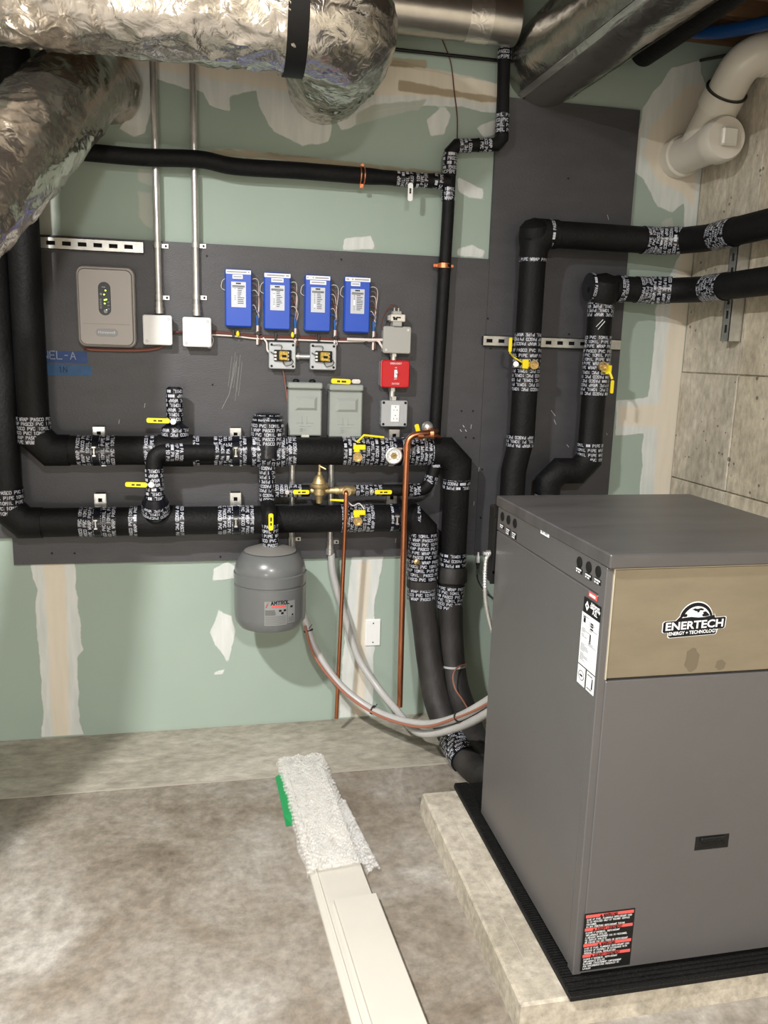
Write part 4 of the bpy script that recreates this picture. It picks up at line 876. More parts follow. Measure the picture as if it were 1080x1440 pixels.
dw_ = mb.build('display_window', ['statdark', 'greyprint'], t, 'dark oval display window')
for dx_, dz_, m_ in ((.0, .06, 'led'), (-.005, .045, 'led'), (-.004, .025, 'led'), (.0015, .027, 'led'), (-.004, .012, 'led'), (.001, -.012, 'ledw')):
    MB().lathe([(.0024, 0), (.0024, .001), (0, .0012)], c+V((dx_+.001, -.0515, h*.0+dz_*.9)), (0, -1, 0), 8).build('indicator_light', m_, dw_)
MB().lathe([(.006, 0), (.006, .0015), (0, .002)], c+V((-.001, -.0515, -h*.055)), (0, -1, 0), 16).build('button', 'greyprint', t)
MB().lathe([(.004, 0), (.004, .001), (0, .001)], c+V((-.014, -.0515, h*.155)), (0, -1, 0), 12).build('button', 'greyprint', t)
mb = MB(); mb.slab(c+V((.0, 0, -h*.32)), w*.37, h*.092, h*.045, .049, .0512, U0, V0, .0008, k=8); font_mesh(mb, 'Honeywell', c+V((0, -.0512, -h*.32-.003)), U0, V0, .013, 1); mb.build('name_plate', ['greyprint', 'paper'], t, 'grey oval name plate')
mb = MB(); mb.box(c+V((-w*.4, -.0498, -h*.215)), c+V((w*.4, -.0505, -h*.212))); mb.build('cover_seam', 'smudge', t)
# blue zone controllers
def label_plate(mb, c, w, h, y, mi): mb.slab(V((c.x, y, c.z)), w, h, .001, 0, .0006, U0, V0, .0001, mi=mi)
def controller(px0, py0, px1, py1, lab, wide, second, off2):
    c, w, h = R4(px0, py0, px1, py1, PF+.035); w, h = .094, .197; c = V((c.x, -PF, c.z)); dep = .036
    t = thing('zone_controller', (c.x, -PF, c.z-h/2), lab, 'controller', 'blue controllers in a row on the backboard')
    MB().slab(c, w, h, .008, 0, dep, U0, V0, .004).build('case', 'blue', t)
    y = -PF-dep
    mb = MB(); q = c+V((0, 0, h/2-.010)); label_plate(mb, q, w*wide, .014, y, 0); rs = random.Random(px0)
    flat_text(mb, ''.join('#' if rs.random() > .2 else ' ' for _ in range(16)), V((q.x-w*wide*.46, y-.0008, q.z-.0022)), U0, V0, .0045, 1, width=w*wide*.9)
    q = c+V((off2, 0, h/2-.026)); label_plate(mb, q, w*second, .014, y, 0); flat_text(mb, '#'*7, V((q.x-w*second*.4, y-.0008, q.z-.002)), U0, V0, .004, 1, width=w*second*.8)
    mb.build('name_label', ['paper', 'greyprint'], t, 'white label strips with small print')
    mb = MB(); q = c+V((.0, 0, .012)); label_plate(mb, q, w*.54, h*.44, y, 0)
    flat_text(mb, '####', V((q.x-.009, y-.0008, q.z+h*.18)), U0, V0, .005, 1)
    for i in range(2): flat_text(mb, '#'*10, V((q.x-w*.23, y-.0008, q.z+h*(.145-.02*i))), U0, V0, .0024, 1, width=w*.46)
    for i in range(9): flat_text(mb, '#'*4, V((q.x-.003, y-.0008, q.z+h*(.10-.032*i))), U0, V0, .0022, 1, width=w*rs.uniform(.1, .25))
    il_ = mb.build('indicator_label', ['silver', 'print'], t, 'silver label with a column of indicators')
    for i in range(9):
        on = rs.random() < .45; MB().slab(V((q.x-.012, y-.0006, q.z+h*(.105-.032*i))), .004 if on else .002, .003, .0008, 0, .0006, U0, V0, .0001, k=1).build('indicator_light', 'ledw' if on else 'print', il_)
    return t, c
CT = [controller(317, 382, 354, 456, 'leftmost of the four blue zone controllers, above the brown wire run', .92, .38, -.003),
      controller(372, 386, 408, 461, 'second blue zone controller from the left in the row of four', .98, .46, 0),
      controller(429, 389, 465, 464, 'third blue zone controller from the left in the row of four', .92, .62, .0),
      controller(484, 392, 521, 465, 'rightmost blue zone controller, nearest the boxes with red switch', .98, .36, -.008)]
# wires leaving each controller
DR = [(361, 470), (427, 472), (474, 474), (526, 476)]
zr = None
for i, (t, c) in enumerate(CT):
    w, h = .094, .197; x1 = c.x+w/2; bx = x1+.022; zb_w = c.z-h*.5-.012
    wt = thing('wire_bundle', (bx, -.03, zb_w-.05), ['thermostat wires looping from the leftmost blue controller down to the wire run', 'thermostat wires looping from the second blue controller down to the wire run', 'thermostat wires looping from the third blue controller down to the wire run', 'thermostat wires looping from the rightmost blue controller down to the wire run'][i], 'wires')
    rs = random.Random(i+11)
    for k in range(7):
        zz_ = c.z+h*(.34-.09*k)+rs.uniform(-.005, .005); xx = bx+rs.uniform(-.006, .006); m_ = ['wirewhite', 'wirered', 'wirewhite', 'wirered', 'wirebrown', 'wirewhite', 'wireblue'][k]
        MB().tube(spline([V((x1-.002, -.035, zz_)), V((xx-.008, -.04-rs.random()*.012, zz_+.002)), V((xx+rs.uniform(-.002, .006), -.038, zz_-.02)), V((bx+rs.uniform(-.004, .004), -.034, min(zz_-.03, zb_w+.055))), V((bx-.002, -.03, zb_w+.02))], 4), .0011, 6).build('wire', m_, wt)
    MB().tube([V((bx-.004, -.034, zb_w+.055)), V((bx-.002, -.03, zb_w+.02))], .0045, 8).build('wire_collar', 'wireblue', wt)
    MB().tube([V((bx-.002, -.03, zb_w+.022)), V((bx-.003, -.03, zb_w-.048))], .0042, 8).build('cable_jacket', 'wirewhite', wt); MB().tube([V((bx+.005, -.03, zb_w+.02)), V((bx+.006, -.03, zb_w-.045))], .0035, 8).build('cable_jacket', 'wirebrown', wt)
    mb = MB(); q = V((bx, -.03, zb_w-.008)); mb.bbox(q-V((.014, .008, .003)), q+V((.014, 0, .003)), .001); mb.bbox(q-V((.005, .010, .007)), q+V((.005, 0, .007)), .001); mb.build('cable_clip', 'wireblack', wt)
    MB().tube(spline([V((c.x-w/2+.002, -.03, c.z+h*.34)), V((c.x-w/2-.009, -.03, c.z+h*.29)), V((c.x-w/2-.012, -.03, c.z+h*.18)), V((c.x-w/2+.001, -.03, c.z+h*.13))], 5), .0011, 6).build('wire', 'wirewhite', wt)
# horizontal wire run
wt = thing('wire_run', P(420, 478, .03), 'long brown and white wire run across the board below the blue controllers', 'wires')
for off, m_, r_ in ((0, 'wirebrown', .0042), (-.007, 'wirewhite', .003), (.005, 'wirebrown', .003), (-.002, 'wirered', .0022)):
    MB().tube(spline([P(298, 468, .028)+V((0, 0, off)), P(330, 470, .03)+V((0, 0, off)), P(365, 474, .03)+V((0, 0, off*.9)), P(420, 475, .03)+V((0, 0, off*1.1)), P(480, 478, .03)+V((0, 0, off*.8)), P(540, 478 if off < 0 else 477, .03)+V((0, 0, off*.6))], 5), r_, 8).build('cable', m_, wt)
MB().tube([P(488, 477, .037), P(520, 478, .04), P(541, 478, .04)], .0055, 10).build('cable', 'wirewhite', wt); MB().tube(spline([P(520, 478, .04), P(531, 479, .04), P(535, 484, .045), P(539, 490, .045)]), .0045, 8).build('cable', 'wirewhite', wt)
for a, b in ((328, 469), (387.5, 473), (448, 476), (515, 479)):
    q = P(a, b, .035); mb = MB(); mb.bbox(q-V((.004, .006, .014)), q+V((.004, .004, .014)), .001); mb.build('cable_clip', 'wireblack', wt)
for a, b in ((334.5, 469.5), (411.5, 471)):
    MB().lathe([(.0025, 0), (.006, .004), (.0065, .012), (.003, .02), (0, .02)], P(a, b, .045)-V((0, 0, .01)), (0, 0, 1), 12).build('wire_nut', 'yellow', wt)
MB().tube(spline([P(370, 475, .035), P(375, 482, .04), P(376, 492, .045), P(380, 497, .05)]), .0035, 8).build('cable', 'wirewhite', wt)
MB().tube(spline([P(473, 479, .035), P(474, 484, .05), P(471, 487, .06)]), .002, 8).build('cable', 'wirewhite', wt)
MB().tube(spline([P(242, 468, .03), P(250, 467, .035), P(258, 467, .03)]), .004, 8).build('cable', 'wirebrown', wt)
MB().tube(spline([P(296, 470, .03), P(300, 478, .045), P(296, 489, .05), P(290, 487, .05)]), .0015, 6).build('cable', 'wirewhite', wt)
wt = thing('wire_bundle', P(180, 490, .03), 'brown wires running under the taupe control panel to the left junction box', 'wires')
for k in range(4): MB().tube(spline([P(118, 486+k, .05), P(130, 490+k, .03), P(190, 491+k*1.1, .03), P(222, 488+k, .03), P(235, 482, .03)]), .0022, 8).build('cable', 'wirebrown' if k != 2 else 'wirered', wt)
# relay boxes
def relay(px0, py0, px1, py1, lab):
    t, c, w, h = jbox(px0, py0, px1, py1, .042, 'galvbox', lab, 'relay_box', 'relay boxes under the wire run'); d = .042
    screws(t, c, w, h, d, ((-1, 1), (1, 1), (-1, -1), (1, -1)), 'black', .0045, .010)
    mb = MB(); mb.bbox(c+V((-.030, -d, -.020)), c+V((.032, -d-.010, .020)), .002); mb.build('relay_socket', 'black', t)
    for s in (-.022, .022):
        for k in range(3):
            q = c+V((s-.004, -d-.010, -.013+k*.012)); mb = MB(); mb.bbox(q-V((.005, .004, .004)), q+V((.005, 0, .004)), .001); mb.build('terminal', 'steel', t)
    mb = MB(); mb.bbox(c+V((-.013, -d-.009, -.016)), c+V((.018, -d-.036, .016)), .003); mb.build('relay', 'gold', t, 'clear amber relay')
    mb = MB(); mb.bbox(c+V((-.004, -d-.0362, -.006)), c+V((.012, -d-.037, .003)), .0005); mb.build('relay_label', 'print', t)
    for s in ((-.038, .036, -.005, .036, -.005, .018), (-.040, .01, -.042, .012, -.028, .004), (.002, -.020, .012, -.036, .034, -.03), (.034, -.03, .038, -.02, .028, -.006)):
        MB().tube(spline([c+V((s[0], -d-.004, s[1])), c+V((s[2], -d-.012, s[3])), c+V((s[4], -d-.012, s[5]))], 5), .0013, 6).build('wire', 'wireblack', t)
    return t, c
r1, c1_ = relay(378, 481, 416, 519, 'left steel relay box with amber relay, above the left grey disconnect')
r2 = dup(r1, P(454.5, 501.5, .06)-P(397, 500, .06), 'right steel relay box with amber relay, above the right grey disconnect')
mb = MB(); a = P(416, 501, PF+.02); b = P(435, 502, PF+.02); mb.tube([(a.x-.003, -PF-.02, a.z), (b.x+.003, -PF-.02, a.z)], .010, 16); mb.tube([(a.x+.002, -PF-.02, a.z), (a.x+.012, -PF-.02, a.z)], .014, 16)
t = mb.build('conduit_nipple', 'steel'); tag(t, 'short steel nipple joining the two relay boxes', 'conduit')
t = MB().tube(spline([P(398, 521, .04), P(401, 540, .03), P(405, 575, .03), P(405, 614, .03), P(406, 628, .05)]), .0022, 6).build('cable', 'wirered'); tag(t, 'thin rust-coloured wire beside the left grey disconnect', 'wire')
# disconnects
def disconnect(px0, py0, px1, py1, lab):
    c, w, h = R4(px0, py0, px1, py1, PF+.07); w = .121; c = V((c.x, -PF, c.z)); dep = .072; t = thing('disconnect_box', (c.x, -PF, c.z-h/2), lab, 'box', 'grey disconnect boxes in the middle of the board')
    MB().slab(c, w-.008, h-.008, .004, 0, dep-.008, U0, V0, .002).build('box_body', 'greybox', t)
    MB().slab(c+V((0, 0, -.012)), w, h-.03, .004, .005, dep, U0, V0, .004).build('door', 'greybox', t)
    mb = MB(); mb.bbox(c+V((-w/2-.002, 0, h/2-.022)), c+V((w/2+.002, -dep-.007, h/2)), .004); mb.build('rain_hood', 'greybox', t)
    mb = MB(); q = c+V((.003, -dep, h*.12))
    o = [(-.042, -.026), (.042, -.026), (.042, .026), (-.042, .026)]; n_ = [(-.030, -.016), (.030, -.016), (.030, .016), (-.030, .016)]
    mb.add([q+V((a, .0005, b)) for a, b in o]+[q+V((a, -.006, b)) for a, b in n_], [(0, 1, 5, 4), (1, 2, 6, 5), (2, 3, 7, 6), (3, 0, 4, 7), (4, 5, 6, 7)]); mb.build('embossed_panel', 'greybox', t)
    mb = MB(); q = c+V((.0, -dep, -h*.24))
    for a, b, c_, d_ in ((-.012, -.004, -.012, .022), (.006, -.004, .006, .022), (-.030, .0, -.006, .0), (.006, .0, .030, .0), (-.020, -.012, .022, -.012)):
        mb.bbox(q+V((min(a, c_)-.0012, .0005, min(b, d_)-.0012)), q+V((max(a, c_)+.0012, -.0015, max(b, d_)+.0012)), .0005)
    flat_text(mb, 'OFF', q+V((-.018, -.0002, -.032)), U0, V0, .010); mb.build('embossed_mark', 'greybox', t)
    mb = MB(); mb.bbox(c+V((-.014, -dep+.01, -h/2-.005)), c+V((.016, -dep-.002, -h/2+.008)), .001); mb.build('latch_tab', 'steel', t)
    return t, c, w, h
n1, c, w, h = disconnect(405, 538, 453, 614, 'left grey disconnect box with embossed door, under the left relay box')
for s in (-.03, .03): MB().lathe([(.012, 0), (.012, .008), (.006, .012), (0, .012)], c+V((s, -.03, h/2-.001)), (0, 0, 1), 12).build('knockout_plug', 'black', n1)
n2, c, w, h = disconnect(463, 541, 510, 616, 'right grey disconnect box with a yellow padlock lever on top')
lever(n2, c+V((.018, -.055, h/2+.010)), c+V((-.055, -.055, h/2+.012)), .019, name='lock_lever'); MB().slab(c+V((.038, -.05, h/2+.012)), .034, .017, .008, 0, .004, U0, V0, .001).build('lock_tongue', 'steel', n2)
for k, (c_, lab, nm) in enumerate(((V((P(411, 640, .03).x, 0, 0)), 'lower left steel conduit passing behind the headers to the tank', 411), (V((P(466, 640, .03).x, 0, 0)), 'lower right steel conduit passing behind the headers below the disconnects', 466))):
    zt6 = P(nm, 617, .03).z; zb6 = P(nm, 768 if k == 0 else 772, .03).z; x = c_.x
    t = conduit('steel_conduit', x, -PF-.015, zt6+.01, zb6, .0118, lab, [zb6+.025])
    for z in (zt6,): MB().lathe([(.016, -.012), (.018, -.01), (.018, .0), (.014, .002), (.014, .012)], (x, -PF-.015, z), (0, 0, 1), 16).build('connector', 'steel', t)
    MB().lathe([(.0165, -.02), (.0165, .0), (.014, .002), (.014, .02)], (x, -PF-.015, zb6), (0, 0, 1), 16).build('connector', 'steel', t)
# grey box with doorbell transformer, red switch, outlet: one stack joined by nipples
t, c, w, h = jbox(539, 459, 578, 497, .05, 'greypvc', 'plain grey square box with a transformer on top, above the red switch'); screws(t, c, w, h, .05, ((1, 1), (-1, -1)), 'steel', .0045)
tf = thing('transformer', P(557, 455, .05), 'small beige transformer standing on the grey box with two screw terminals', 'transformer')
c2 = P(557.5, 447, .055); zb7 = c.z+h/2
mb = MB(); mb.bbox((c2.x-.024, -.075, c2.z-.014), (c2.x+.030, -.03, c2.z+.012), .003); mb.build('coil_body', 'pvc', tf)
mb = MB(); mb.bbox((c2.x-.017, -.078, zb7), (c2.x+.017, -.028, c2.z-.013), .002); mb.bbox((c2.x-.017, -.07, c2.z+.011), (c2.x+.017, -.034, c2.z+.024), .003); mb.bbox((c2.x-.032, -.06, c2.z-.010), (c2.x-.023, -.04, c2.z+.008), .001); mb.build('core', 'greypvc', tf)
mb = MB(); flat_text(mb, '## ####', V((c2.x-.018, -.0755, c2.z-.002)), U0, V0, .005); flat_text(mb, '##', V((c2.x-.016, -.0755, c2.z-.009)), U0, V0, .009); mb.build('lettering', 'print', tf)
for s in (-.008, .008): MB().lathe([(.004, 0), (.003, .008), (.003, .014), (0, .014)], (c2.x+s, -.052, c2.z+.022), (0, 0, 1), 10).build('terminal', 'steel', tf)
for k in (0, 1): MB().tube(spline([V((c2.x+.008-.016*k, -.052, c2.z+.036)), V((c2.x-.012-.01*k, -.055, c2.z+.045)), V((c2.x-.04, -.05, c2.z+.02)), V((c2.x-.052, -.045, c2.z-.02)), V((c.x-w/2, -.045, c.z+h*.35))], 5), .0016, 6).build('wire', 'wirebrown', tf)
def nip(px, y0, y1, lab, r=.0115):
    x = P(px, y0, .05).x; z1, z0 = P(px, y0, .05).z, P(px, y1, .05).z; mb = MB(); mb.tube([(x, -.045, z0), (x, -.045, z1)], r, 16); mb.tube([(x, -.045, z1-.014), (x, -.045, z1)], r+.003, 6); t = mb.build('conduit_nipple', 'steel'); tag(t, lab, 'conduit')
nip(554, 496, 508, 'short steel nipple between the grey box and the red switch box'); nip(552, 545, 563, 'longer steel nipple between the red switch box and the outlet box')
t, c, w, h = jbox(536, 507, 575, 545, .058, 'galvbox', 'red emergency switch plate on a steel box, between grey box and outlet', 'switch_box', cat='switch'); 
mb = MB(); mb.slab(c+V((.002, 0, 0)), w+.002, h+.002, .010, .030, .062, U0, V0, .004); mb.build('switch_plate', 'red', t, 'glossy red switch plate'); screws(t, c, w, h, .062, ((-1, 1), (1, 1), (-1, -1), (1, -1)), 'red', .006, .010)
mb = MB(); yk = -PF-.062; mb.bbox((c.x-.004, yk-.0005, c.z-.013), (c.x+.007, yk-.003, c.z+.016), .001); mb.bbox((c.x-.001, yk-.002, c.z+.001), (c.x+.007, yk-.014, c.z+.010), .002); mb.build('toggle', 'paper', t, 'white toggle')
mb = MB()
for s, dz_, hh in (('EMERGENCY', .036, .0055), ('ON', .021, .0045), ('OFF', -.020, .0045), ('SWITCH', -.038, .0055)): flat_text(mb, s, V((c.x+.002, yk, c.z+dz_)), U0, V0, hh, center=True, sw=.2)
mb.build('lettering', 'paper', t)
t, c, w, h = jbox(536, 563, 573, 600, .045, 'galvbox', 'steel outlet box with white duplex receptacle at the bottom of the stack', 'outlet_box', cat='outlet'); screws(t, c, w, h, .045, ((-1, 1), (1, 1), (-1, -1), (1, -1)), 'black', .005, .009)
yk = -PF-.045; mb = MB(); mb.slab(V((c.x+.003, yk, c.z)), .032, .064, .002, 0, .004, U0, V0, .0015); mb.build('receptacle', 'paper', t, 'white duplex receptacle')
mb = MB()
for s in (.016, -.016):
    for dx_, hh in ((-.006, .0045), (.006, .006)): mb.box((c.x+.003+dx_-.0008, yk-.0041, c.z+s-hh/2-.003), (c.x+.003+dx_+.0008, yk-.0046, c.z+s+hh/2-.003))
    mb.lathe([(.002, 0), (.002, .0005), (0, .0005)], (c.x+.003, yk-.0041, c.z+s+.009), (0, -1, 0), 8)
mb.build('slots', 'print', t)
MB().tube([(c.x-.002, -.045, c.z+h/2), (c.x-.002, -.045, c.z+h/2+.014)], .016, 6).build('locknut', 'steel', t)
for k in range(3): MB().lathe([(.007, 0), (.007, .003), (0, .003)], (c.x-w/2+.003, -PF-.022, c.z+.025-.025*k), (-1, 0, 0), 12).build('knockout', 'steel', t)
# flexible conduits down to the heat pump
def flex(pts, r, lab, rib=0, m='hosegrey', k=10):
    t = thing('flexible_conduit', pts[-1], lab, 'conduit'); MB().tube(spline(pts, k), r, 18).build('hose', m, t); return t
xa = P(411, 770, .03).x; xb = P(466, 775, .03).x
fa = flex([V((xa, -.035, P(411, 775, .03).z)), V((xa+.002, -.05, .60)), P(428, 868, .06), P(445, 915, .10), P(480, 965, .16), P(530, 1001, .26), P(590, 1018, .42), P(640, 1010, .60), at(690, 983, y=-.80), at(735, 950, y=-.93)], .0145, 'lower grey flexible conduit sweeping from behind the tank to the heat pump')
MB().tube(spline([P(430, 875, .075)+V((-.004, -.012, -.01)), P(445, 918, .118)+V((-.008, -.008, -.01)), P(480, 970, .178), P(530, 1005, .28), P(590, 1020, .45)+V((0, 0, -.006)), at(640, 1010, y=-.62), at(690, 987, y=-.815), at(735, 955, y=-.93)], 10), .0052, 8).build('taped_wire', 'wirered', fa, 'rust-red wires strapped along the conduit')
for i, (a, b, d) in enumerate(((434, 885, .08), (524, 996, .25), (640, 1005, .61))):
    p = P(a, b, d); sp = [V(q) for q in spline([V((xa+.002, -.05, .60)), P(428, 868, .06), P(445, 915, .10), P(480, 965, .16), P(530, 1001, .26), P(590, 1018, .42), P(640, 1010, .60), at(690, 983, y=-.80)], 10)]
    j = min(range(1, len(sp)-1), key=lambda q: (sp[q]-p).length); dd = (sp[j+1]-sp[j-1]).normalized(); mb = MB(); mb.tube([sp[j]-dd*.003, sp[j]+dd*.003], .0185, 16); mb.tube([sp[j]+V((0, -.012, .012)), sp[j]+V((.012, -.016, .030))], .0016, 6); mb.build('cable_tie', 'wireblack', fa)
fb = flex([V((xb, -.033, P(466, 778, .03).z)), V((xb+.008, -.04, .62)), P(486, 870, .05), P(504, 925, .08), P(530, 965, .14), P(556, 997, .24), P(590, 1018, .40)+V((0, 0, -.035)), P(640, 1024, .58), at(690, 1000, y=-.80), at(735, 965, y=-.95)], .014, 'inner grey flexible conduit curving from behind the copper pipe to the heat pump')
# blank wall plate, hanging wires, tape
c, w, h = R4(514, 871, 535, 908, .004); t = thing('blank_plate', (c.x, 0, c.z-h/2), 'blank white rectangular wall plate on the joint compound strip', 'plate')
MB().slab(V((c.x, 0, c.z)), w, h, .003, .0, .007, U0, V0, .003).build('plate_body', 'white', t)
for s in (-1, 1): MB().lathe([(.0028, 0), (.0028, .001), (0, .001)], (c.x, -.007, c.z+s*h*.36), (0, -1, 0), 8).build('screw', 'black', t)
t = MB().tube(spline([at(617, 45, y=-.006), at(633, 85, y=-.004), at(639, 130, y=-.004), at(643, 165, y=-.004), at(643, 198, y=-.006)]), .0022, 6).build('cable', 'wirebrown'); tag(t, 'thin brown wire hanging down the green wall above the pipe jog', 'wire')
def tape(px0, py0, px1, py1, m, text, lab, h_, d=.0012):
    a, b = P(px0, py0, PF), P(px1, py1, PF); mb = MB(); x0, x1, z0, z1 = a.x, b.x, b.z, a.z; rs = random.Random(px0)
    pts = [(x0, z0), (x1-.003, z0)]+[(x1+rs.uniform(-.004, .004), z0+(z1-z0)*k/6) for k in range(1, 6)]+[(x1, z1), (x0, z1)]
    mb.poly([V((x, -PF, z)) for x, z in pts], d, (0, -1, 0)); flat_text(mb, text, V((x0-.004, -PF-d, z0+(z1-z0)*.32)), U0, V0, h_, 1, sw=.1); o = mb.build('tape_strip', [m, 'chalk2' if m == 'bluetape' else 'print']); return tag(o, lab, 'tape', 'strips of blue tape on the backboard')
M['chalk2'] = mat('pale_ink', (.3, .33, .4), .6)
tape(62, 493, 123, 511, 'bluetape', 'NEL-A', 'upper dark blue tape strip lettered NEL-A, below the taupe control panel', .026)
mb_ = None
tape(64, 512, 129, 529, 'bluetape2', '   1N', 'lower faded blue tape strip, directly under the lettered one', .018, .0009)
# ------------------------------------------------------------------ pad, mat, heat pump
PX, PYF = .644, -1.592
t = thing('concrete_pad', (1.1, -1.15, 0), 'raised cast concrete pad under the heat pump', 'pad')
pts = [(PX, PYF), (X1-.02, PYF), (X1-.02, -.712), (PX, -.712)]; mb = MB(); ch = .006
lo = [V((a-(.006 if a < 1 else 0), b-(.006 if b < -1 else -.006), 0)) for a, b in pts]; mi_ = [V((a, b, .070-ch)) for a, b in pts]; hi = [V((a+(ch if a < 1 else -ch), b+(ch if b < -1 else -ch), .070)) for a, b in pts]
f = [(8, 9, 10, 11), (3, 2, 1, 0)]
for i in range(4): j = (i+1) % 4; f += [(i, j, 4+j, 4+i), (4+i, 4+j, 8+j, 8+i)]
mb.add(lo+mi_+hi, f); mb.build('slab', 'pad', t)
mb = MB(); 
for (a, b) in (((.70, -1.54), (.70, -.73)),): mb.box((.6985, -1.52, .0695), (.7005, -.72, .0705))
mb.box((PX+.004, -1.5205, .0695), (.745, -1.5185, .0705)); mb.build('trowel_line', 'joint', t)
t = thing('rubber_mat', (1.05, -1.15, .07), 'ribbed black rubber mat between the pad and the heat pump', 'mat')
mb = MB(); mb.bbox((.754, -1.605, .0700), (1.46, -.70, .084), .002); mb.build('mat_sheet', 'rubber', t)
mb = MB()
for i in range(110): y = -1.6+i*.0082; mb.box((.756, y, .0835), (.80, y+.0042, .0885))
for i in range(4): mb.box((.756, -1.604+i*.013, .0835), (1.458, -1.604+i*.013+.006, .088))
mb.build('mat_ribs', 'rubber', t, kind='stuff')
HX0, HX1, HY0, HY1, HZ0, HZ1 = .783, 1.385, -1.552, -.893, .095, 1.084
hp = thing('heat_pump', ((HX0+HX1)/2, (HY0+HY1)/2, .088), 'tall grey sheet-metal heat pump cabinet with champagne upper front panel', 'heat pump')
mb = MB(); mb.bbox((HX0+.004, HY0+.008, .0885), (HX1, HY1, 1.05), .002); mb.build('cabinet_frame', 'hp', hp)
mb = MB(); mb.bbox((HX0+.0, HY0+.032, HZ0), (HX0+.012, HY1+.002, .983), .0015); mb.build('side_panel', 'hp', hp)
mb = MB(); mb.bbox((HX0+.0, HY0+.032, .986), (HX0+.012, HY1+.002, 1.056), .0015); mb.build('connection_panel', 'hp', hp)
mb = MB(); mb.bbox((HX0-.001, HY0, HZ0-.006), (HX0+.02, HY0+.030, 1.052), .002); mb.build('corner_post', 'hp', hp)
mb = MB(); mb.bbox((HX0+.016, HY0-.004, HZ0), (HX1, HY0+.02, .805), .002); mb.build('lower_front_panel', 'hp', hp)
mb = MB(); mb.bbox((HX0+.0155, HY0-.003, .810), (HX1, HY0+.02, 1.050), .002); mb.build('upper_front_panel', 'beige', hp, 'champagne coloured upper front panel')
mb = MB(); mb.bbox((HX0+.0135, HY0-.0045, .808), (HX0+.0165, HY0+.01, 1.051), .0008); mb.bbox((HX0+.0135, HY0-.0045, 1.0495), (HX1, HY0+.01, 1.0515), .0005); mb.build('trim_edge', 'edge', hp)
mb = MB(); mb.bbox((HX0-.004, HY0-.016, 1.0535), (HX1+.004, HY1+.01, HZ1), .003); mb.build('lid', 'hptop', hp)
def side(px, py): return at(px, py, x=HX0-.0012)
for i, (a, b) in enumerate(((706.5, 726.5), (715, 731), (724, 736), (815, 790.5), (828, 797.5), (841.5, 804))):
    q = side(a, b); MB().lathe([(.0125, 0), (.0125, .0012), (.009, .0004), (0, .0004)], q, (-1, 0, 0), 24).build('port_plug', 'black', hp)
UY, UZ = V((0, -1, 0)), V((0, 0, 1))
for i, (a, b) in enumerate(((706, 740), (714.5, 747.5), (723, 753), (814.5, 802), (827.5, 810.5), (840.5, 817.5))):
    q = side(a, b); mb = MB(); n_ = 3 if 0 < i < 3 else 2; hh = .006*n_; mb.slab(q, .030, hh, .001, 0, .0006, UY, UZ, .0001)
    for k in range(n_): flat_text(mb, '## ###' if k % 2 else '#####', q+UY*-.013+UZ*(hh/2-.0055*(k+1))+V((-.0008, 0, 0)), UY, UZ, .0036, 1, width=.026 if k == 0 else .02)
    mb.build('port_label', ['black', 'paper'], hp, 'small black port label')
q = side(766.5, 749.5); mb = MB(); mb.slab(q, .052, .013, .001, 0, .0008, UY, UZ, .0001); flat_text(mb, '## ###', q-UY*.018-UZ*.002+V((-.001, 0, 0)), UY, UZ, .0045, 1, width=.036); mb.build('name_label', ['paper', 'greyprint'], hp, 'white name label')
# rating stickers on the side
def sy(px, py): q = side(px, py); return q
A_ = side(822, 838); B_ = side(846, 853); C_ = side(844, 876); y0, y1 = A_.y, B_.y
mb = MB(); k = HX0-.0012
def srect(mb, ya, yb, za, zb, mi, th=.0004): 
    mb.add([(k-th, ya, za), (k-th, yb, za), (k-th, yb, zb), (k-th, ya, zb)], [(0, 1, 2, 3)], mi)
zT = A_.z; zS = C_.z; wS = y0-y1
srect(mb, y0, y1, zS, zT, 0)
cz = (zT+zS)/2; hS = zT-zS; dy = y0-wS*.22; dq = hS*.33
mb.add([(k-.0008, dy-dq*.0, cz-dq), (k-.0008, dy-dq*.85, cz), (k-.0008, dy, cz+dq), (k-.0008, dy+dq*.85, cz)], [(0, 1, 2, 3)], 1)
mb.add([(k-.001, dy, cz-dq*.35), (k-.001, dy-dq*.3, cz), (k-.001, dy, cz+dq*.35), (k-.001, dy+dq*.3, cz)], [(0, 1, 2, 3)], 0)
for s, zz_, hh, ww in (('Refrigerant', cz+hS*.20, .014, .0), ('Safety Group', cz+hS*.02, .014, .0), ('A2L', cz-hS*.30, .022, .0)):
    font_mesh(mb, s, V((k-.0008, y0-wS*.70, zz_)), UY, UZ, hh*.72, 1, sx=.85, bold=.0004)
mb.build('refrigerant_sticker', ['black', 'paper'], hp, 'black refrigerant safety sticker lettered A2L')
q = side(834, 841); mb = MB(); mb.slab(q+V((0, 0, .004)), .04, .012, .001, 0, .0007, UY, UZ, .0001); flat_text(mb, '####', q-UY*.014+V((-.001, 0, .001)), UY, UZ, .006, 1, width=.028); mb.build('red_sticker', ['redlabel', 'paper'], hp, 'tiny red sticker')
zR = side(833, 938).z; zR0 = side(814, 931).z; yl = side(819, 860).y; mb = MB(); srect(mb, y0+.004, y1+.002, zR0+.0, zS-.001, 0)
H = zS-zR0; rs = random.Random(9)
for i in range(30):
    z = zS-.008-i*(H-.012)/30
    if i % 6 == 5: srect(mb, y0, y1+.006, z, z+.0006, 2, .0008)
    else:
        flat_text(mb, '#'*6, V((k-.0008, y0-rs.choice((.002, .002, wS*.45)), z)), UY, UZ, .0018, 2, width=wS*rs.uniform(.15, .5))
srect(mb, y0-wS*.5, y0-wS*.57, zS-H*.52, zS-H*.33, 1, .0009); srect(mb, y0-wS*.08, y0-wS*.2, zS-.022, zS-.008, 1, .0009)
